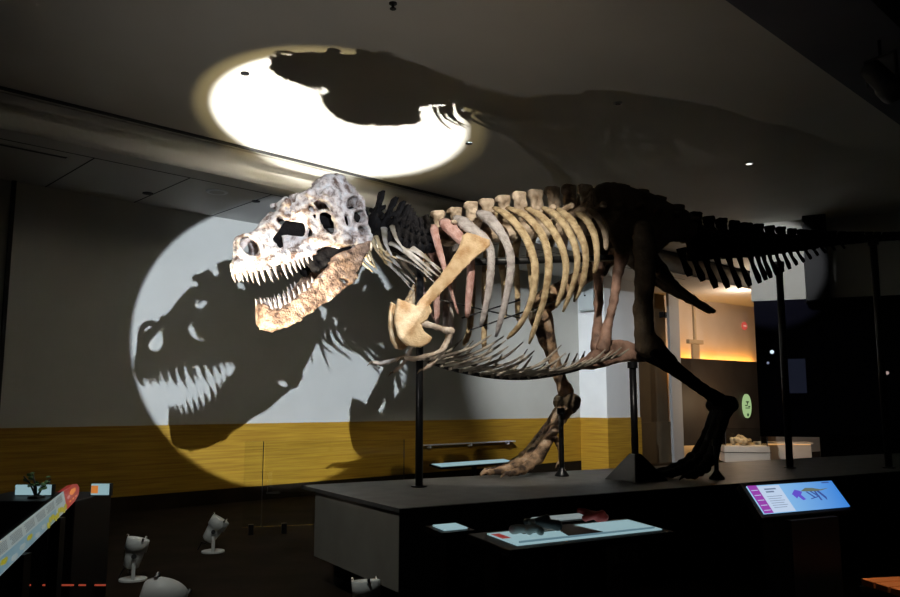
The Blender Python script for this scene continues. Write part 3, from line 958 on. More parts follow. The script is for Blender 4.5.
tops = sorted([Q(x, y) for x, y in [(374, 189), (388, 196), (398, 203), (408, 211), (420, 219), (428, 216), (442, 211), (458, 208), (474, 202), (490, 199), (507, 196), (523, 192), (539, 190), (556, 187), (572, 185), (590, 185), (620, 184), (650, 192), (680, 206), (700, 214), (720, 218), (740, 221), (760, 224), (790, 228), (830, 231), (900, 232.5), (1010, 226)]])
def top_at(u): return float(np.interp(u, [a for a, _ in tops], [b for _, b in tops]))
protos = {}
def vertebra(name, kind, var, u, length, m, lean=0.0, girth=1.0):
    key = (kind, var, m.name)
    z, ang = cl_at(u)
    H0 = {'neck': 0.35, 'back': 0.455, 'tail': 0.40}[kind]
    L0 = {'neck': 0.20, 'back': 0.185, 'tail': 0.175}[kind]
    sz = max(0.06, (top_at(u) - z)) / H0
    if key not in protos:
        o = proto(kind, var).build(name, m, dino, h=0.0115, amp=0.007, freq=24, seed=var)
        protos[key] = o
    else:
        o = protos[key].copy(); COL.objects.link(o); o.parent = dino
    o.location = (u, 0, z)
    o.rotation_euler = (0, -ang * 0.7 + lean, 0)
    o.scale = (length / L0, girth, sz)
u0 = Q(374, 222)[0]; u1 = Q(430, 244)[0]
for i in range(9):
    u = u0 + (u1 - u0) * i / 8
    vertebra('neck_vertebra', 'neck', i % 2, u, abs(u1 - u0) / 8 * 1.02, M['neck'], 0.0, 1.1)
back_px = [442, 458, 474, 490, 507, 523, 539, 556, 572, 588]
bu = [Q(x, 235)[0] for x in back_px]
for i, u in enumerate(bu):
    sp = abs(bu[min(i + 1, 9)] - bu[max(i - 1, 0)]) / (2 if 0 < i < 9 else 1)
    vertebra('back_vertebra', 'back', i % 3, u, sp * 0.98, M['vert'])
sac = [Q(x, 229)[0] for x in (606, 624, 642, 660, 678)]
for i, u in enumerate(sac): vertebra('sacral_vertebra', 'back', 3 + i % 2, u, 0.2, M['dark'])
tu = Q(694, 238)[0]
k = 0
while tu > Q(985, 230)[0]:
    t = (Q(694, 238)[0] - tu)
    ln = max(0.115, 0.19 - t * 0.012)
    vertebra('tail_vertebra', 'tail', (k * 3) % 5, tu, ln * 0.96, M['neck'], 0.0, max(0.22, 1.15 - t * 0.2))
    tu -= ln; k += 1
M_ROD = M['rod']
MB().tube([(p[0], 0, p[1] - 0.02) for p in CL[::20]], 0.028, 8).build('mounting_rod', M_ROD, dino, True)
MB().tube([(*(lambda a: (a[0], 0.06, a[1]))(Q(468, 262, 0.06)),), (*(lambda a: (a[0], 0.06, a[1]))(Q(612, 258, 0.06)),)], 0.035, 8).build('mounting_rod', M_ROD, dino, True)

# ---- ribs
def rib(name, pts, prof, m, both=True, thin=0.55):
    P = spline([D(*p) for p in pts], 22)
    for side in ((1, -1) if both else (1,)):
        pp = [Vector((p[0], p[1] * side, p[2])) for p in P]
        rad = []
        for i in range(22):
            r = lerp(prof, i / 21)
            rad.append((r, r * thin))
        MB().tube(pp, rad, 8, wide=(1, 0, -0.15)).build(name, m, dino, True)
PR_ = [(0, 0.035), (0.08, 0.05), (0.3, 0.046), (0.7, 0.036), (0.95, 0.028), (1, 0.012)]
PR_BIG = [(0, 0.04), (0.08, 0.085), (0.2, 0.075), (0.4, 0.048), (0.75, 0.038), (0.95, 0.03), (1, 0.014)]
PR_THIN = [(0, 0.03), (0.1, 0.042), (0.35, 0.036), (0.6, 0.020), (1, 0.010)]
RIBS = [
    ([(434, 226, .12), (436, 238, .22), (446, 273, .28), (453, 297, .28), (458, 314, .26)], PR_THIN, 'rib_pink'),
    ([(443, 220, .12), (453, 231, .25), (467, 248, .34), (471, 268, .36), (469, 295, .35), (467, 318, .32)], PR_BIG, 'rib_pink'),
    ([(456, 217, .12), (470, 228, .30), (487, 242, .42), (491, 262, .45), (488, 295, .44), (481, 326, .38)], PR_BIG, 'rib_grey'),
    ([(480, 212, .12), (490, 220, .34), (503, 236, .52), (511, 260, .60), (507, 294, .58), (496, 337, .46)], PR_BIG, 'rib_grey'),
    ([(495, 208, .12), (510, 218, .36), (526, 238, .55), (535, 266, .62), (532, 298, .60), (521, 323, .52), (507, 339, .44)], PR_, 'rib'),
    ([(508, 208, .12), (527, 217, .37), (543, 237, .55), (549, 263, .62), (545, 295, .58), (538, 318, .52), (529, 344, .44)], PR_, 'rib'),
    ([(527, 208, .12), (543, 218, .36), (558, 239, .54), (566, 264, .58), (563, 288, .55), (556, 308, .48)], PR_, 'rib'),
    ([(544, 208, .12), (558, 217, .36), (571, 236, .52), (577, 256, .56), (575, 278, .53), (563, 312, .42)], PR_, 'rib'),
    ([(558, 209, .12), (571, 220, .34), (582, 239, .48), (586, 257, .50), (583, 280, .46), (574, 302, .38)], PR_, 'rib'),
    ([(578, 212, .12), (588, 222, .30), (595, 238, .42), (597, 258, .44), (594, 274, .40)], PR_, 'rib'),
    ([(588, 208, .10), (598, 218, .26), (605, 233, .36), (606, 250, .38)], PR_, 'vert'),
]
for pts, prof, m in RIBS: rib('rib', pts, prof, M[m])
# neck ribs: long thin spines sweeping back
for i, (a, b, c, r, m) in enumerate([
        ((372, 238), (378, 252), (393, 263), .014, 'rib'), ((376, 236), (383, 250), (397, 259), .014, 'rib'), ((366, 242), (371, 256), (377, 270), .012, 'rib'),
        ((384, 228), (386, 244), (392, 256), .020, 'neckrib'), ((392, 226), (396, 238), (404, 250), .018, 'neckrib'),
        ((390, 243), (402, 250), (432, 276), .020, 'neckrib'), ((398, 246), (414, 256), (440, 278), .020, 'neckrib'), ((404, 250), (416, 252), (442, 270), .018, 'neckrib'), ((412, 248), (424, 256), (441, 273), .022, 'neckrib'), ((396, 256), (416, 266), (436, 284), .010, 'neckrib')]):
    rib('neck_rib', [(*a, .14), (*b, .22), (*c, .26)], [(0, r * 1.6), (0.5, r), (1, r * 0.4)], M[m])

# ---- belly ribs
bl = [(424, 358), (445, 366), (470, 372), (497, 376), (520, 377), (545, 375), (570, 370), (592, 363)]
BL = spline([D(x, y, 0.0) for x, y in bl], 120)
rs = random.Random(11)
n_g = 18
for i in range(n_g):
    p = BL[int(4 + i * 112 / (n_g - 1))]
    t = i / (n_g - 1)
    ln = (0.50 - 0.22 * t) * rs.uniform(0.82, 1.12)
    up = ln * (0.46 + 0.16 * t) * rs.uniform(0.7, 1.25)
    for side in (1, -1):
        pts = [(p[0] + 0.05, -0.03 * side, p[2] - 0.005), (p[0] - ln * 0.30, 0.12 * side, p[2] + 0.04), (p[0] - ln * 0.68, 0.24 * side, p[2] + up * 0.5), (p[0] - ln * 1.0, 0.31 * side, p[2] + up)]
        P = spline(pts, 12)
        MB().tube([Vector(q) for q in P], [lerp([(0, .018), (0.3, .017), (0.8, .012), (1, .005)], k / 11) for k in range(12)], 7).build('belly_rib', M['gast'], dino, True)
MB().tube([Vector(q) + Vector((0, 0, -0.012)) for q in BL[::5]], 0.018, 8).build('mounting_rod', M_ROD, dino, True)

# ---- shoulder girdle and arms
def girdle(side):
    up, lo = Q(478, 240, .48)[0], Q(408, 325, .36)[0]
    vc = lambda u, z: side * (0.08 + 0.44 * np.clip((lo - u) / (lo - up), -0.2, 1.1))
    sc = [Q(x, y, .08 + .44 * min(1, max(0, (x - 410) / 68))) for x, y in [(462, 236), (467, 232.5), (476, 235), (487, 241), (487.5, 246), (484, 251), (474, 259), (462, 271), (450, 283), (438, 294), (428, 305), (421, 311), (411, 311), (414, 303), (424, 292), (436, 278), (448, 263), (457, 249)]]
    s = SDF(0.02).slab(sc, vc, 0.024, 0.02)
    a, b = D(478, 243, .505), D(420, 306, .14)
    s.cap((a[0], side * .505, a[2]), (b[0], side * .14, b[2]), 0.022, 0.036)
    s.build('shoulder_blade', M['scap'], dino, 0.0105, 0.004, 16)
    co = [Q(x, y, .08) for x, y in [(398, 299), (404, 303), (411, 307), (421, 307), (423, 313), (420, 320), (415, 326), (418, 334), (424, 339), (422, 344), (415, 348), (405, 347), (398, 338), (395, 324), (395, 310)]]
    s = SDF(0.02).slab(co, vc, 0.030, 0.02)
    c = D(421, 322, .15)
    s.cap((c[0], side * .13, c[2]), (c[0], side * .19, c[2]), 0.03)
    s.build('coracoid', M['scap'], dino, 0.0105, 0.006, 14)
    def A(x, y, v): p = D(x, y, v); return (p[0], side * v, p[2])
    SDF(0.015).path([A(421, 324, .18), A(426, 324, .22), A(436, 327, .33), A(446, 330, .42), A(451, 331, .42)], [.045, .030, .024, .027, .036]).build('upper_arm', M['arm'], dino, 0.0095, 0.004, 30)
    s = SDF(0.008).path([A(451, 332, .42), A(448, 342, .41), A(443, 350, .40)], [.026, .017, .024]).path([A(449, 333, .39), A(445, 343, .37), A(441, 350, .37)], [.024, .014, .02])
    s.build('forearm', M['arm'], dino, 0.0085, 0.003, 30)
    fg = SDF(0.008).path([A(443, 350, .40), A(434, 354, .42), A(424, 357, .42), A(414, 359, .41), A(405, 358, .40)], [.024, .018, .023, .02, .017]).build('finger', M['arm'], dino, 0.0085, 0.003, 30)
    MB().tube([A(405, 358, .40), A(401, 358.5, .39), A(397, 362, .38)], [.014, .010, .002], 8).build('claw', M['dark'], fg, True)
    fg = SDF(0.008).path([A(442, 351, .38), A(436, 360, .38), A(429, 366, .37), A(424, 369, .36)], [.022, .016, .02, .015]).build('finger', M['arm'], dino, 0.0085, 0.003, 30)
    MB().tube([A(424, 369, .36), A(420, 370, .35), A(417, 374, .345)], [.012, .009, .002], 8).build('claw', M['dark'], fg, True)
girdle(1); girdle(-1)

# ---- pelvis
IL = [Q(x, y, .2) for x, y in [(596, 190), (601, 183), (611, 180), (621, 181), (634, 185), (650, 190), (667, 198), (682, 206), (694, 214), (699, 224), (695, 236), (682, 242), (668, 243), (660, 250), (654, 258), (646, 250), (636, 246), (628, 252), (620, 258), (613, 250), (610, 240), (604, 226), (597, 208)]]
for side in (1, -1):
    vc = lambda u, z: side * (0.22 - 0.10 * np.clip((z - 2.35) / 0.6, -0.3, 1))
    s = SDF(0.03).slab(IL, vc, 0.034, 0.03)
    c = Q(640, 246, .22)
    s.sub(lambda P: f_ell2(P[:, 0], P[:, 2], c, (0.07, 0.06)))
    s.build('hip_blade', M['dark'], dino, 0.014, 0.010, 9, 3 + side)
    def A(x, y, v): p = D(x, y, v); return (p[0], side * v, p[2])
    SDF(0.03).path([A(622, 254, .20), A(618, 272, .17), A(614, 300, .13), A(608, 325, .09), A(603, 347, .05)], [.075, .05, .042, .045, .07]).build('pubis', M['pubis'], dino, 0.012, 0.006, 16, side)
    SDF(0.03).path([A(648, 254, .13), A(660, 270, .11), A(674, 285, .07), A(694, 299, .05), A(713, 311, .03)], [.085, .075, .045, .030, .030]).build('ischium', M['dark'], dino, 0.012, 0.005, 14)
BO = [Q(x, y, .0) for x, y in [(575, 364), (586, 357), (598, 346), (612, 340), (626, 341), (640, 347), (652, 352), (655, 358), (646, 362), (628, 361), (610, 365), (592, 370), (580, 369)]]
SDF(0.03).slab(BO, lambda u, z: 0 * u, 0.075, 0.05).build('pubic_boot', M['pubis'], dino, 0.012, 0.007, 14)

# ---- hind legs
def claw(p, L, parent, m, r=0.022, drop=0.05):
    p = Vector(p)
    MB().tube([p + Vector((-0.01, 0, 0)), p + Vector((L * 0.45, 0, 0.004)), p + Vector((L * 0.8, 0, -drop * 0.5)), p + Vector((L, 0, -drop))], [(r, r * 0.8), (r * 0.75, r * 0.6), (r * 0.4, r * 0.35), (0.003, 0.003)], 8).build('claw', m, parent, True)
def toe(name, pts, rads, m, clawlen=0.11):
    s = SDF(0.012)
    for i in range(len(pts) - 1):
        a, b = np.array(pts[i]), np.array(pts[i + 1])
        mid = (a + b) / 2
        s.path([a, mid, b], [rads[i], rads[i] * 0.72, rads[i + 1] * 0.95])
    o = s.build(name, m, dino, 0.0105, 0.004, 26)
    claw(pts[-1], clawlen, o, m, rads[-1] * 0.8, min(0.05, pts[-1][2] - 0.012))
    return o
def leg_parts(v, F, K, T, AN, MT, m_up, m_lo, toes, m_an=None):
    """F: femur path, K: knee.. T: tibia path, AN: ankle, MT: metatarsal end; px lists"""
    A = lambda p, dv=0.0: (lambda q: (q[0], v + dv, q[2]))(D(p[0], p[1], v + dv))
    s = SDF(0.035)
    sg = 1 if v > 0 else -1
    h = A(F[0]); s.ell((h[0], v - sg * 0.10, h[2]), (0.085, 0.085, 0.085)).cap((h[0], v - sg * 0.10, h[2]), A(F[0]), 0.07, 0.10)
    rad = [.11, .115, .098, .092, .095, .12]
    s.path([A(p) for p in F], rad[:len(F)])
    e = A(F[-1]); s.cap((e[0] - 0.02, v + 0.07, e[2]), (e[0] - 0.02, v - 0.07, e[2]), 0.10)
    m2 = A(F[2]); s.ell((m2[0] - 0.09, v - sg * 0.03, m2[2]), (0.05, 0.04, 0.10))
    s.build('thigh_bone', m_up, dino, 0.014, 0.007, 12)
    s = SDF(0.03).path([A(p) for p in T], [.125, .085, .062, .06, .085])
    k0 = A(T[0]); s.cap((k0[0] + 0.05, v, k0[2] + 0.02), A(T[1]), 0.07, 0.05)
    s.build('shin_bone', m_lo, dino, 0.013, 0.006, 14)
    SDF(0.02).path([A(p, sg * 0.10) for p in T], [.06, .034, .026, .025, .04]).build('fibula', m_lo, dino, 0.011, 0.003, 20)
    an = A(AN)
    SDF(0.03).cap((an[0], v - 0.09, an[2]), (an[0], v + 0.09, an[2]), 0.095).ell((an[0] - 0.02, v, an[2] - 0.04), (0.1, 0.1, 0.09)).build('ankle_bone', m_an or m_lo, dino, 0.013, 0.008, 14)
    mt = A(MT)
    for j, dv in enumerate((-0.085, 0.0, 0.085)):
        b = (mt[0] - 0.03 * abs(dv) * 10 * 0.5, mt[1] + dv * 1.25, mt[2])
        a = (an[0], an[1] + dv * 0.7, an[2] - 0.03)
        mid = tuple((np.array(a) * 0.5 + np.array(b) * 0.5))
        SDF(0.02).path([a, mid, b], [.07, .048, .068]).build('foot_bone', m_lo, dino, 0.012, 0.005, 18, j)
    toes(mt)
def near_toes(mt):
    z0 = 0.055
    for dv, L, yaw in ((-0.10, 0.40, -0.30), (0.0, 0.50, 0.0), (0.10, 0.40, 0.30)):
        b = np.array([mt[0] + 0.03, mt[1] + dv * 1.25, mt[2] - 0.01])
        d_ = np.array([math.cos(yaw), math.sin(yaw), 0])
        zz = [b[2], 0.115, 0.085, z0, 0.05]
        pts = []
        for i in range(5):
            q = b + d_ * (L * i / 4); pts.append((q[0], q[1], zz[i]))
        toe('toe', pts, [.068, .062, .055, .046, .036], M['neck'])
    toe('hallux', [(mt[0] - 0.10, mt[1] - 0.10, mt[2] + 0.12), (mt[0] - 0.13, mt[1] - 0.15, 0.12), (mt[0] - 0.10, mt[1] - 0.16, 0.06)], [.03, .026, .02], M['neck'], 0.06)
def far_toes(mt):
    for dv, L, yaw in ((-0.10, 0.36, -0.28), (0.0, 0.46, 0.0), (0.10, 0.36, 0.26)):
        b = np.array([mt[0] + 0.02, mt[1] + dv * 1.2, mt[2] - 0.01])
        d_ = np.array([math.cos(yaw), math.sin(yaw), 0])
        zz = [b[2], 0.12, 0.075, 0.06, 0.05]
        pts = []
        for i in range(5):
            q = b + d_ * (L * i / 4); pts.append((q[0], q[1], zz[i]))
        toe('toe', pts, [.064, .056, .050, .042, .034], M['leg'])
    toe('hallux', [(mt[0] - 0.22, mt[1] + 0.12, mt[2] + 0.20), (mt[0] - 0.27, mt[1] + 0.13, mt[2] + 0.06), (mt[0] - 0.26, mt[1] + 0.13, mt[2] - 0.06)], [.03, .026, .018], M['leg'], 0.05)
leg_parts(0.32, [(642, 232), (645, 250), (645, 280), (643, 310), (645, 335), (648, 346)], None, [(655, 352), (668, 363), (686, 377), (704, 390), (718, 400)], (722, 405), (703, 458), M['dark'], M['neck'], near_toes)
leg_parts(-0.58, [(632, 238), (615, 252), (595, 268), (575, 282), (556, 293), (544, 302)], None, [(541, 319), (547, 340), (554, 360), (560, 378), (566, 392)], (567, 402), (531, 457), M['leg'], M['leg'], far_toes, M['dark'])

# ---- chevrons under the tail
chev = [(683, 262, 690, 276), (694, 262, 703, 281), (705, 262, 716, 288), (716, 262, 728, 288), (728, 262, 740, 288), (739, 262, 750, 286), (750, 261, 760, 283), (757, 260, 766, 280), (763, 259, 771, 278), (769, 258, 777, 275), (776, 257, 783, 272), (783, 256, 790, 269), (791, 254, 797, 265), (798, 253, 804, 262), (806, 251, 811, 259), (813, 249, 818, 255.5), (821, 247.5, 826, 253), (830, 246, 835, 250), (840, 245, 845, 248.5)]
for i, (x0, y0, x1, y1) in enumerate(chev):
    a, b = np.array(D(x0 - 2, y0 - 14 if i < 12 else y0 - 6, 0)), np.array(D(x1, y1, 0))
    k = max(0.35, 1 - i * 0.035)
    mid = a * 0.5 + b * 0.5 + np.array([0.02, 0, 0])
    mb = MB()
    mb.tube([Vector(a), Vector(mid), Vector(b * 0.85 + a * 0.15), Vector(b)], [(.060 * k, .05 * k), (.036 * k, .02 * k), (.058 * k, .024 * k), (.040 * k, .018 * k)], 10, wide=(1, 0, 0))
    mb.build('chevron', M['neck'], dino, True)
# thin mounting rods in the chest
for a, b, r in (((462, 318, .1), (520, 300, -.2), .008), ((470, 330, .0), (560, 300, -.3), .008), ((440, 300, .3), (520, 318, -.3), .007)):
    MB().tube([Vector(D(*a)), Vector(D(*b))], r, 6).build('mounting_rod', M_ROD, dino, True)

# ------------------------------------------------------------------ floor spotlights
def floor_light(loc, yaw, tilt, label, size=1.0):
    e = empty('floor_spotlight', loc, yaw)
    e.scale = (size, size, size)
    tag(e, label, 'spotlight', 'grey floor spotlights in front of the platform')
    MB().lathe([(0.115, 0), (0.115, 0.014), (0.10, 0.018)], seg=28).build('base', M['grey'], e)
    y = MB()
    for s in (1, -1): y.box((0, s * 0.095, 0.12), (0.028, 0.008, 0.21))
    y.box((0, 0, 0.022), (0.03, 0.198, 0.010))
    y.build('yoke', M['grey'], e, bevel=0.002)
    R = Matrix.Rotation(tilt, 3, 'Y')
    b = MB().lathe([(0.035, -0.12), (0.062, -0.10), (0.074, -0.02), (0.078, 0.03), (0.092, 0.035), (0.095, 0.13), (0.088, 0.135), (0.085, 0.128)], (0, 0, 0.215), R, 28).build('barrel', M['grey'], e, True)
    c = Vector((0, 0, 0.215)) + R @ Vector((0, 0, 0.105))
    MB().lathe([(0.084, 0), (0.084, 0.006)], c, R, 24).build('lens', M['grey_dark'], b)
    for k in range(3):
        a = 2 * PI * k / 3 + 0.9
        p = Vector((0, 0, 0.215)) + R @ Vector((0.095 * math.cos(a), 0.095 * math.sin(a), 0.138))
        MB().lathe([(0.010, -0.012), (0.010, 0.012), (0.004, 0.016)], p, R, 10).build('clip', M['chrome'], b)
    for s in (1, -1):
        MB().lathe([(0.022, 0), (0.022, 0.02)], (0, s * 0.099, 0.215), Matrix.Rotation(-s * PI / 2, 3, 'X'), 14).build('knob', M['grey_dark'], e)
    p0 = Vector((0, 0, 0.215)) + R @ Vector((0, 0, -0.12))
    MB().tube([p0, p0 + R @ Vector((0, 0, -0.03)), Vector((p0.x - 0.05, 0.03, 0.10)), Vector((p0.x - 0.09, 0.05, 0.02))], 0.007, 7).build('cable', M['black'], e, True)
    return e
q = atz(133, 580, 0); floor_light((q[0], q[1], 0), 0.35, 0.22, 'pale floor spotlight second from left, beside the black counter')
q = atz(213, 552, 0); floor_light((q[0], q[1], 0), 0.25, 0.55, 'small tilted floor spotlight farthest back, below the yellow wood')
dirB = Vector(cceil) - Vector(LB)
yb = math.atan2(dirB.y, dirB.x); tb = math.acos(dirB.normalized().z)
axis = Matrix.Rotation(yb, 3, 'Z') @ Matrix.Rotation(tb, 3, 'Y') @ Vector((0, 0, 0.135))
k_ = LB[2] / (0.215 + axis.z)
floor_light((LB[0] - axis.x * k_, LB[1] - axis.y * k_, 0), yb, tb, 'floor spotlight with bright clips at the bottom edge, left of centre', k_)
q = atz(366, 636, 0); floor_light((q[0], q[1], 0), 2.0, 0.12, 'floor spotlight at the bottom edge below the platform corner')

# ------------------------------------------------------------------ glass barrier behind the platform corner
ga, gb = atz(205, 537, 0), atz(410, 528, 0)
gdv = (gb - ga)[:2]; gl = np.linalg.norm(gdv); gang = math.atan2(gdv[1], gdv[0])
gx = lambda px: float((onplane(px, 500, ga, gdv / gl)[:2] - ga[:2]) @ (gdv / gl))
bar = empty('glass_barrier', (ga[0], ga[1], 0), gang)
tag(bar, 'low clear glass barrier standing in front of the yellow wood panelling', 'barrier')
xs = [gx(243), gx(263), gx(404)]
for a, b in ((xs[0], xs[1] - 0.008), (xs[1] + 0.008, xs[2])):
    p = MB().box(((a + b) / 2, 0, 0.58), (b - a, 0.012, 0.98)).build('pane', M['glass'], bar)
    ed = MB()
    ed.box((b - 0.004, 0, 0.58), (0.008, 0.014, 0.98))
    ed.build('edge_strip', M['grey_dark'], p)
for a in (xs[0] + 0.1, xs[1] + 0.25, (xs[1] + xs[2]) / 2, xs[2] - 0.2): MB().box((a, 0, 0.06), (0.06, 0.05, 0.12)).build('clamp', M['black'], bar, bevel=0.004)

# ------------------------------------------------------------------ glowing rail standing in for a probable reflection in the glass
rb = math.radians(31)
q = atz(560, 533, 0.87)
rail = empty('reading_rail', (q[0], q[1], 0), rb)
tag(rail, 'black reading rail with glowing pale blue panels in front of the platform', 'display rail')
RX = Matrix.Rotation(math.radians(4), 3, 'X')
MB().box((0.09, 0, 0.845), (1.04, 0.36, 0.04), RX).build('tray', M['black'], rail, bevel=0.006)
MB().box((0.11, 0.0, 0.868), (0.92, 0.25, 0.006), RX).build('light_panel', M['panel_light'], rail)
MB().box((-0.06, 0.08, 0.877), (0.26, 0.07, 0.006), RX).build('graphic', M['text_print'], rail)
MB().box((0.11, -0.10, 0.868), (0.86, 0.008, 0.008), RX).build('graphic', M['blue_print'], rail)
MB().prism([(-0.02, -0.09, 0.8705), (0.20, -0.09, 0.8705), (0.16, 0.12, 0.885), (0.04, 0.12, 0.885)], (0, 0, 0.002)).build('graphic', M['model_black'], rail)
MB().box((-0.32, 0.05, 0.872), (0.05, 0.10, 0.006), RX).build('graphic', M['red_print'], rail)
lg = MB()
lg.box((0.42, 0.05, 0.42), (0.05, 0.12, 0.84)); lg.build('leg', M['black'], rail)
MB().box((-0.35, 0.05, 0.42), (0.05, 0.12, 0.84)).build('leg', M['black'], rail)
MB().box((0.42, -0.02, 0.76), (0.14, 0.03, 0.13)).build('bracket', M['grey_dark'], rail)
def lump(name, c, r, m, label, cat):
    s = SDF(0.012)
    rr = random.Random(int(c[0] * 1000))
    for i in range(5):
        s.cap((rr.uniform(-r, r), rr.uniform(-r, r) * 0.5, r * 0.25), (rr.uniform(-r, r), rr.uniform(-r, r) * 0.5, r * rr.uniform(0.3, 0.8)), r * 0.28, r * 0.2)
    o = s.build(name, m, None, max(0.004, r * 0.07), r * 0.05, 2.0 / r)
    o.location = c
    o.location.z -= min(v.co.z for v in o.data.vertices)
    return tag(o, label, cat)
Rz = Matrix.Rotation(rb, 3, 'Z')
rl = lambda x, y, z: tuple(Vector(q[:2].tolist() + [0]) + Rz @ Vector((x, y, z)))
lump('fossil_model', rl(-0.22, -0.03, 0.880), 0.07, M['model_grey'], 'small grey touchable model on the left half of the glowing rail', 'model')
lump('fossil_model', rl(-0.07, 0.06, 0.884), 0.085, M['model_black'], 'dark touchable model in the middle of the glowing rail', 'model')
lump('fossil_model', rl(0.30, 0.10, 0.886), 0.07, M['model_red'], 'reddish touchable model at the back right of the glowing rail', 'model')

def small_panel(px, py, z, w_, d_, ang, label, mname='panel_light', tiltx=4):
    q = atz(px, py, z)
    e = empty('light_panel_stand', (q[0], q[1], 0), ang)  # panel glows in place of a reflection in the glass
    tag(e, label, 'display rail')
    R = Matrix.Rotation(math.radians(tiltx), 3, 'X')
    MB().box((0, 0, z - 0.025), (w_ + 0.06, d_ + 0.06, 0.03), R).build('tray', M['black'], e)
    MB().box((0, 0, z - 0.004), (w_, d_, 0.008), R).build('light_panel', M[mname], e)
    MB().box((0, 0.0, (z - 0.035) / 2), (0.08, 0.06, z - 0.035)).build('leg', M['black'], e)
    return e
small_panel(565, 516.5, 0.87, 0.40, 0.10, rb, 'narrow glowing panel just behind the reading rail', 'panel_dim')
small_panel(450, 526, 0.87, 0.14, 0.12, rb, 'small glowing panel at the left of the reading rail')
# glowing panel for a probable reflection beyond the platform, against the oak
q = onplane(474, 462.5, wl(0, 0.9), WD)
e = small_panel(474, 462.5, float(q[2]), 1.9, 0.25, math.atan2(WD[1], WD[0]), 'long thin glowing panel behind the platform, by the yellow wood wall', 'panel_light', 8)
q2 = onplane(470, 443, wl(0, 0.12), WD)
e = empty('wall_ledge', tuple(q2), math.atan2(WD[1], WD[0]))
tag(e, 'thin pale ledge strip on the yellow wood wall above the glowing panel', 'ledge')
MB().box((0, 0, 0), (2.6, 0.12, 0.02)).build('shelf', M['white'], e)
for x in (-1.1, 0, 1.1): MB().box((x, -0.0, -0.035), (0.03, 0.10, 0.05)).build('bracket', M['white'], e)

# ------------------------------------------------------------------ touchscreen kiosk, right foreground
ck = [atz(746.5, 486.5, 1.0), atz(831, 481, 1.0), atz(849.7, 506.5, 0.85), atz(764, 514, 0.85)]
ck = [Vector(c) for c in ck]
# square the four measured corners up into a true rectangle
cen = sum(ck, Vector()) / 4
ex = ((ck[1] - ck[0]) + (ck[2] - ck[3])) / 2
ey = ((ck[0] - ck[3]) + (ck[1] - ck[2])) / 2
SW, SH = ex.length, ey.length
ex.normalize(); ey = (ey - ex * ey.dot(ex)).normalized(); ez = ex.cross(ey)
RS = Matrix((ex, ey, ez)).transposed()
kio = empty('touchscreen_kiosk', (cen.x, cen.y, 0))
tag(kio, 'black kiosk with a tilted blue touchscreen in front of the platform', 'kiosk')
def sc_pt(x, y, z): return RS @ Vector((x * SW / 2, y * SH / 2, z)) + Vector((0, 0, cen.z))
mb = MB().box(sc_pt(0, 0, -0.03), (SW + 0.06, SH + 0.05, 0.05), RS)
mb.build('housing', M['black'], kio, bevel=0.006)
rk = math.atan2(ex.y, ex.x)
MB().box((0, 0, (cen.z - 0.12) / 2), (SW * 0.55, 0.22, cen.z - 0.12), Matrix.Rotation(rk, 3, 'Z')).build('pedestal', M['black'], kio)
def emis_grad(name, c1, c2, s):
    m = emis(name, c1, s)
    nt = m.node_tree; N, L = nt.nodes, nt.links
    tc = N.new('ShaderNodeTexCoord'); sp = N.new('ShaderNodeSeparateXYZ'); r = N.new('ShaderNodeValToRGB')
    L.new(tc.outputs['Generated'], sp.inputs[0]); L.new(sp.outputs['X'], r.inputs['Fac'])
    r.color_ramp.elements[0].color = (*c1, 1); r.color_ramp.elements[1].color = (*c2, 1)
    L.new(r.outputs['Color'], N['Principled BSDF'].inputs['Emission Color'])
    return m
scr = MB().box(sc_pt(0, 0, 0.0), (SW, SH, 0.008), RS).build('screen', emis_grad('screen_blue', (0.36, 0.68, 0.95), (0.05, 0.26, 0.80), 0.85), kio)
def spoly(pts, m, z=0.0050):
    MB().prism([sc_pt(x, y, z) for x, y in pts], RS @ Vector((0, 0, 0.0008))).build('screen_graphic', m, scr)
def srect(x0, x1, y0, y1, m, z=0.0050): spoly([(x0, y0), (x1, y0), (x1, y1), (x0, y1)], m, z)
E_PUR = emis('screen_purple', (0.38, 0.06, 0.50), 0.75); E_WH = emis('screen_white', (0.55, 0.68, 0.88), 0.9)
E_TXT = emis('screen_text', (0.20, 0.28, 0.45), 0.7); E_VIO = emis('screen_violet', (0.13, 0.08, 0.62), 0.9); E_OLV = emis('screen_olive', (0.16, 0.20, 0.16), 0.8); E_NAV = emis('screen_navy', (0.05, 0.10, 0.38), 0.8)
srect(-1, -0.80, -1, 1, E_PUR)
for i in range(5): srect(-0.97, -0.83, 0.62 - i * 0.36, 0.66 - i * 0.36, E_WH, 0.0060)
srect(-0.80, -0.30, -1, 0.92, E_WH)
for i, wd_ in enumerate((0.26, 0.18)): srect(-0.68, -0.68 + wd_, 0.62 - i * 0.2, 0.72 - i * 0.2, E_TXT, 0.0060)
for i in range(6): srect(-0.72, -0.38 - 0.05 * (i % 2), 0.12 - i * 0.16, 0.15 - i * 0.16, E_TXT, 0.0060)
spoly([(-0.14, 0.20), (-0.02, 0.50), (0.06, 0.42), (0.12, 0.30), (0.05, 0.10), (0.10, -0.25), (0.02, -0.30), (-0.03, 0.0), (-0.09, -0.15)], E_VIO)
spoly([(0.10, 0.36), (0.25, 0.58), (0.42, 0.54), (0.58, 0.40), (0.80, 0.46), (0.60, 0.32), (0.45, 0.28), (0.30, 0.30)], E_OLV)
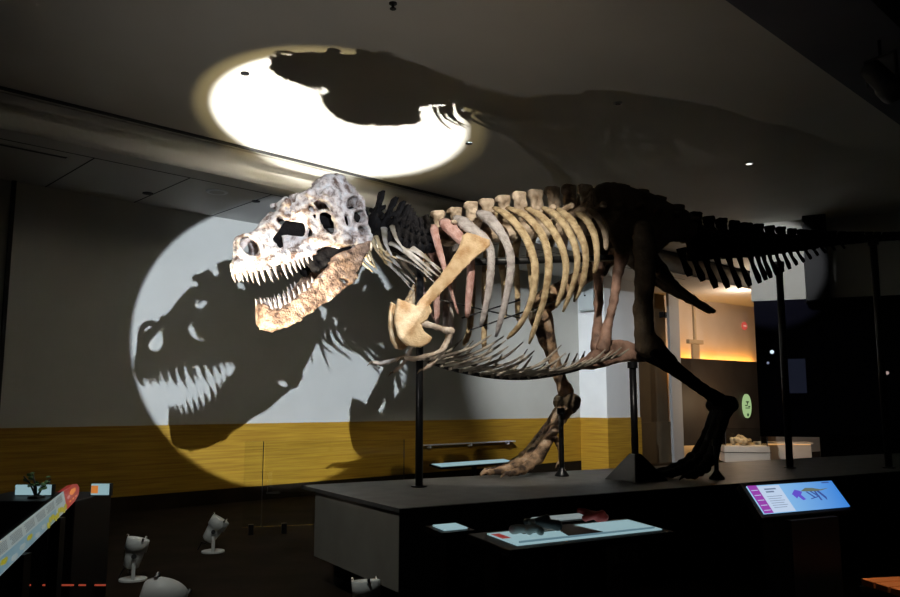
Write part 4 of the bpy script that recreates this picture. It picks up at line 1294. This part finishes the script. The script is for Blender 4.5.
for pts in ([(0.20, 0.30), (0.24, 0.30), (0.36, -0.20), (0.32, -0.22)], [(0.30, 0.30), (0.34, 0.30), (0.46, -0.12), (0.42, -0.14)], [(0.46, 0.30), (0.52, 0.30), (0.60, -0.20), (0.57, -0.42), (0.54, -0.20)], [(0.22, -0.22), (0.22, -0.28), (0.46, -0.12), (0.46, -0.06)], [(0.40, 0.28), (0.44, 0.28), (0.46, -0.40), (0.42, -0.40)]):
    spoly(pts, E_NAV)
srect(0.72, 0.90, 0.84, 0.92, E_NAV)

# ------------------------------------------------------------------ timber bench, lower right corner
q = atz(860, 578, 0.45)
bn = empty('timber_bench', (q[0], q[1], 0), math.radians(12))
tag(bn, 'orange slatted timber bench in the lower right corner', 'bench')
for i in range(4):
    MB().box((0.8, -0.06 - i * 0.12, 0.43), (1.6, 0.105, 0.04)).build('slat', M['bench'], bn, bevel=0.005)
MB().box((0.8, 0.012, 0.30), (1.6, 0.02, 0.20)).build('rail', M['black'], bn)
for x in (0.12, 1.48): MB().box((x, -0.24, 0.205), (0.06, 0.40, 0.41)).build('leg', M['black'], bn)

spot('bench_downlight', (2.6, 4.6, 4.6), (2.3, 4.5, 0.4), 350, 26, 0.6, (1.0, 0.8, 0.6), 0.05)  # added unseen lamp, put in to brighten the bench
# ------------------------------------------------------------------ black counter and reading panel, left foreground
q = aty(58, 540, 4.7)
cn = empty('display_counter', (q[0], 4.95, 0))
tag(cn, 'tall black display counter at the left edge', 'counter')
x0, x1 = aty(-40, 540, 4.7)[0] - q[0], aty(109, 540, 5.2)[0] - q[0]
ztop = float(aty(60, 501, 4.7)[2])
MB().box(((x0 + x1) / 2, 0.0, ztop / 2), (x1 - x0, 0.5, ztop)).build('body', M['black'], cn, bevel=0.006)
ls = MB(); zl = float(aty(60, 585, 4.7)[2])
for a, b in ((14, 31), (43, 74), (79, 86), (95, 106)):
    xa, xb = aty(a, 585, 4.7)[0] - q[0], aty(b, 585, 4.7)[0] - q[0]
    ls.box(((xa + xb) / 2, -0.253, zl), (xb - xa, 0.008, 0.008))
ls.build('light_strip', M['led_red'], cn)
MB().box((x1 - 0.14, -0.252, ztop - 0.20), (0.006, 0.006, 0.14)).build('handle', M['grey_dark'], cn)
def counter_panel(px0, px1, py0, py1, label, mname='panel_light'):
    y = 4.95
    a, b = aty(px0, py1, y), aty(px1, py0, y)
    h_ = float(b[2] - a[2]); w_ = float(b[0] - a[0])
    e = empty('light_box', ((a[0] + b[0]) / 2, y, ztop))
    tag(e, label, 'light box')
    MB().box((0, 0.02, h_ / 2), (w_ + 0.02, 0.03, h_ + 0.0)).build('case', M['black'], e)
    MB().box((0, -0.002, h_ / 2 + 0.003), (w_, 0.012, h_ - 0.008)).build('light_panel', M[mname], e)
    return e
counter_panel(15, 51, 491.5, 503, 'pale glowing light box at the back of the black counter')
e = counter_panel(91, 109, 488.5, 501, 'short light box with red picture at the right end of the black counter')
MB().box((-0.03, -0.010, 0.04), (0.04, 0.004, 0.045)).build('graphic', M['orange_print'], e)
# branching plant model on the counter
p = aty(36, 502, 4.85)
pm = empty('plant_model', (p[0], 4.85, ztop))
tag(pm, 'small dark branching plant model in front of the pale light box', 'model')
rr = random.Random(5)
st = MB(); lv = MB()
for i in range(7):
    a = rr.uniform(0, 2 * PI); l_ = rr.uniform(0.07, 0.15)
    tip = Vector((math.cos(a) * l_ * 0.7, math.sin(a) * 0.05, l_))
    st.tube([Vector((0, 0, 0)), tip * 0.5 + Vector((0, 0, 0.02)), tip], [0.007, 0.005, 0.003], 6)
    for j in range(4):
        c = tip * rr.uniform(0.55, 1.0) + Vector((rr.uniform(-.02, .02), rr.uniform(-.02, .02), rr.uniform(-.01, .02)))
        lv.lathe([(0.002, -0.004), (0.014, 0), (0.012, 0.003), (0.002, 0.006)], c, Matrix.Rotation(rr.uniform(-1, 1), 3, 'X'), 7)
MB().lathe([(0.05, 0), (0.045, 0.012), (0.01, 0.02)], seg=16).build('base', M['model_black'], pm)
st.build('stem', M['model_black'], pm, True); lv.build('leaf_cluster', M['model_green'], pm)

# angled graphic panel: four true corners measured on two heights
TLp, TRp = Vector(atz(4.5, 540, 1.08)), Vector(atz(61, 491.5, 1.08))
BRp, BLp = Vector(atz(69.5, 509, 0.99)), Vector(atz(1, 572, 0.99))
exx = ((TRp - TLp) + (BRp - BLp)).normalized()
eyy = ((TLp - BLp) + (TRp - BRp)) / 2
eyy = eyy - exx * eyy.dot(exx); PHh = eyy.length; eyy.normalize()
if eyy.cross(exx).z > 0: pass
ezz = exx.cross(eyy).normalized()
if ezz.z < 0: ezz = -ezz
RP = Matrix((exx, eyy, ezz)).transposed()
cr = (TRp + BRp) / 2
PL = 2.0
gp_ = empty('graphic_panel', (cr.x - exx.x * 1.0, cr.y - exx.y * 1.0, 0))
tag(gp_, 'angled backlit graphic panel with rounded red end in the left foreground', 'information panel')
go = Vector((gp_.location.x, gp_.location.y, 0))
def gpt(x, y, z=0.0):      # x metres from the red end (negative = towards viewer), y -1..1 across
    return cr + exx * x + eyy * (y * PHh / 2) + ezz * z - go
def gslab(x0, x1, y0, y1, z0, z1): 
    return MB().prism([gpt(x0, y0, z0), gpt(x1, y0, z0), gpt(x1, y1, z0), gpt(x0, y1, z0)], ezz * (z1 - z0))
gslab(-PL, 0, -1, 1, -0.03, -0.004).build('tray', M['black'], gp_)
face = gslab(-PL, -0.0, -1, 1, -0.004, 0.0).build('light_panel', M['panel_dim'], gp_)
# rounded red end
TE = Vector(atz(85, 483, 1.06))
RL = max(0.15, (TE - cr).dot(exx))
pts = [gpt(0, -1), gpt(RL * 0.55, -0.95), gpt(RL * 0.85, -0.65), gpt(RL, 0.0), gpt(RL * 0.9, 0.6), gpt(RL * 0.6, 0.95), gpt(0, 1)]
pts = [p_ + ezz * -0.03 for p_ in pts]
re = MB().prism(pts, ezz * 0.03).build('end_cap', M['red_print'], gp_)
def gblob(x, y, rx, ry, m, par, n=10, z=0.001):
    MB().prism([gpt(x + rx * math.cos(2 * PI * k / n), y + ry * math.sin(2 * PI * k / n) * (0.8 + 0.3 * (k % 2)), z) for k in range(n)], ezz * 0.001).build('graphic', m, par)
gblob(RL * 0.50, 0.25, RL * 0.22, 0.32, M['orange_print'], re); gblob(RL * 0.2, 0.05, RL * 0.10, 0.18, M['pink_print'], re)
for i in range(3): gblob(RL * (0.25 + 0.2 * i), -0.5, RL * 0.06, 0.10, M['orange_print'], re)
# printed text columns and picture band (lettering too small to read in the photo)
tx = MB(); rr = random.Random(9)
for c in range(7):
    xc = -0.10 - c * 0.27
    for l_ in range(7):
        y = 0.80 - l_ * 0.10
        x = xc
        while x > xc - 0.22 + rr.uniform(0, 0.05):
            wl_ = rr.uniform(0.012, 0.035)
            tx.prism([gpt(x - wl_, y - 0.02, 0.0008), gpt(x, y - 0.02, 0.0008), gpt(x, y + 0.02, 0.0008), gpt(x - wl_, y + 0.02, 0.0008)], ezz * 0.0006)
            x -= wl_ + 0.008
tx.build('printed_text', M['text_print'], face)
gslab(-PL * 0.98, -0.35, -0.95, 0.02, 0.0006, 0.0012).build('picture', M['blue_print'], face)
for i in range(9): gblob(-0.04 - i * 0.075, -0.55 - 0.2 * math.sin(i * 1.7), 0.045, 0.28, M['yellow_print'], face, 9, 0.002 + 0.0004 * i)
for i in range(6): gblob(-0.75 - i * 0.16, -0.5 - 0.2 * math.sin(i * 2.1), 0.06, 0.2, M['yellow_print'] if i % 3 == 2 else M['panel_dim'], face, 9, 0.002 + 0.0004 * i)
lgm = MB().box(tuple(gpt(-0.25, 0, 0) + Vector((0, 0, -0.52))), (0.05, 0.05, 0.94)).build('leg', M['black'], gp_)
MB().box(tuple(gpt(-1.2, 0, 0) + Vector((0, 0, -0.52))), (0.05, 0.05, 0.94)).build('leg', M['black'], gp_)

# ------------------------------------------------------------------ things in the next gallery
q = onplane(746, 406, GA + GN * 0.36, GD)
sg = empty('oval_sign', tuple(q), math.atan2(GD[1], GD[0]))
tag(sg, 'pale green lit oval sign on the dark exhibit panel', 'sign')
def oval(rx, rz, y0, y1, m, name, par, c=(0, 0)):
    return MB().prism([(c[0] + rx * math.cos(2 * PI * k / 32), y0, c[1] + rz * math.sin(2 * PI * k / 32)) for k in range(32)], (0, y1 - y0, 0)).build(name, m, par)
fc = oval(0.20, 0.34, 0.0, -0.05, emis('sign_green', (0.42, 0.62, 0.28), 0.75), 'face', sg)
E_SG = emis('sign_print', (0.03, 0.05, 0.02), 0.3)
def sbar(x0, x1, z0, z1, m=E_SG): return MB().box(((x0 + x1) / 2, -0.052, (z0 + z1) / 2), (x1 - x0, 0.004, z1 - z0)).build('mark', m, fc)
sbar(-0.075, 0.075, 0.10, 0.135); sbar(-0.02, 0.02, 0.04, 0.10)
sbar(-0.12, 0.0, 0.0, 0.03); sbar(0.03, 0.13, -0.03, 0.0); sbar(-0.11, 0.12, -0.07, -0.045)
oval(0.045, 0.045, -0.05, -0.054, emis('sign_dot', (0.02, 0.08, 0.03), 0.4), 'mark', fc, (0, -0.25))
q = onplane(744, 326, GA + GN * 0.02, GD)
rsn = empty('round_sign', tuple(q), math.atan2(GD[1], GD[0]))
tag(rsn, 'small red round sign high on the orange-lit gallery wall', 'sign')
fc2 = oval(0.13, 0.12, 0.0, -0.03, emis('sign_red', (0.75, 0.10, 0.07), 0.7), 'face', rsn)
MB().box((0, -0.032, 0.0), (0.15, 0.004, 0.035)).build('mark', emis('sign_pale', (0.8, 0.5, 0.4), 0.8), fc2)
M['tan'] = mat('tan_paint', (0.40, 0.27, 0.14), 0.7)
# tan pole and plate standing in for a T-shaped shadow in the gallery
q = onplane(695, 342, GA + GN * 0.6, GD)
pn = empty('hanging_sign', tuple(q), math.atan2(GD[1], GD[0]))
tag(pn, 'thin pole with flat crosspiece in front of the orange-lit wall', 'hanging sign')
MB().tube([(0, 0, 0), (0, 0, Z_SOF - q[2])], 0.05, 10).build('pole', M['tan'], pn)
MB().box((0, 0, 0), (0.62, 0.10, 0.11)).build('crosspiece', M['tan'], pn)
MB().box((0, 0, -0.25), (0.30, 0.06, 0.40)).build('plate', M['tan'], pn)
# wall camera at the end of the back wall
q = onplane(663, 315, wl(0, 0.1), WD)
wc = empty('wall_camera', tuple(q), math.atan2(WD[1], WD[0]))
tag(wc, 'small black camera at the end of the back wall behind the thigh bone', 'camera')
MB().box((0, 0, 0), (0.16, 0.14, 0.16)).build('mount', M['black'], wc, bevel=0.01)
MB().lathe([(0.06, 0), (0.06, 0.14), (0.04, 0.16)], (0.05, -0.04, 0), Matrix.Rotation(PI / 2, 3, 'X'), 14).build('lens_barrel', M['grey_dark'], wc)
# glass case with a fossil
q = atz(748, 462, 0); q0 = q
cs = empty('glass_case', (q[0], q[1] + 0.25, 0), math.radians(-8))
tag(cs, 'low cream plinth with glass case lit warm in the next gallery', 'display case')
MB().box((0, 0, 0.21), (1.15, 0.75, 0.42)).build('plinth', M['cream'], cs, bevel=0.01)
MB().box((0, 0, 0.25), (1.19, 0.79, 0.015)).build('plinth_line', M['umber'], cs)
vt = MB()
for a, b, c, d_ in ((0, -0.34, 1.05, 0.008), (0, 0.34, 1.05, 0.008)): vt.box((a, b, 0.64), (c, d_, 0.44))
for a in (-0.525, 0.525): vt.box((a, 0, 0.64), (0.008, 0.68, 0.44))
vt.box((0, 0, 0.864), (1.06, 0.69, 0.008))
vt.build('glass_cover', M['glass'], cs)
fr = MB()
for a in (-0.525, 0.525):
    for b in (-0.34, 0.34): fr.box((a, b, 0.64), (0.014, 0.014, 0.44))
fr.build('frame', M['grey_dark'], cs)
o = lump('fossil_skull', (q[0], q[1] + 0.25, 0.425), 0.30, M['rib'], 'small brown fossil skull inside the glass case', 'fossil')
# low warm-lit plinth under the dark glazing
q = atz(782, 461, 0)
lp = empty('low_plinth', (q[0] + 0.25, q[1] + 0.5, 0), math.radians(-10))
tag(lp, 'low cream plinth glowing warm under the dark glass wall', 'plinth')
MB().box((0, 0, 0.22), (1.35, 0.5, 0.44)).build('body', M['cream'], lp, bevel=0.01)
MB().box((0, 0, 0.46), (1.43, 0.58, 0.04)).build('top', M['cream'], lp, bevel=0.006)
MB().box((0, -0.27, 0.432), (1.30, 0.02, 0.014)).build('light_strip', M['led_low'], lp)
# gallery lights
def lamp(loc, e, col, r=0.15):
    l = bpy.data.lights.new('gallery_lamp', 'POINT'); l.energy = e; l.color = col; l.shadow_soft_size = r
    o = bpy.data.objects.new('gallery_lamp', l); COL.objects.link(o); o.location = loc
lamp((7.6, 20.4, 4.0), 70, (1.0, 0.80, 0.62))
lamp((q0[0] - 0.2, q0[1] - 0.1, 1.6), 45, (1.0, 0.68, 0.38), 0.05)

# glowing discs and a panel in place of reflections in the dark glass
def glint(px, py, r, col, st, label):
    q = onplane(px, py, HA + HDR * 0 + HN * 0.0, HDR)
    e = empty('indicator_light', tuple(q), math.atan2(HDR[1], HDR[0]))
    tag(e, label, 'light', 'small lights on the dark wall')
    MB().lathe([(r * 1.5, 0.025), (r * 1.5, 0.0)], (0, 0, 0), Matrix.Rotation(PI / 2, 3, 'X'), 14).build('housing', M['black'], e)
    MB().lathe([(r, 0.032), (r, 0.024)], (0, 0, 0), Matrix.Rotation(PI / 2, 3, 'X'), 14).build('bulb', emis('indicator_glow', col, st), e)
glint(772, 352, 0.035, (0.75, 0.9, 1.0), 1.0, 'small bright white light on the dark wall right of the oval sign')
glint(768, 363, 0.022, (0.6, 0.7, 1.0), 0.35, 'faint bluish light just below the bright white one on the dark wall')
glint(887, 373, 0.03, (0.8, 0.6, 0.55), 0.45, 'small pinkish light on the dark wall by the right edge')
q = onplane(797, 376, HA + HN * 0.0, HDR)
e = empty('wall_screen', tuple(q), math.atan2(HDR[1], HDR[0]))  # dim glowing panel put in for a bluish reflection
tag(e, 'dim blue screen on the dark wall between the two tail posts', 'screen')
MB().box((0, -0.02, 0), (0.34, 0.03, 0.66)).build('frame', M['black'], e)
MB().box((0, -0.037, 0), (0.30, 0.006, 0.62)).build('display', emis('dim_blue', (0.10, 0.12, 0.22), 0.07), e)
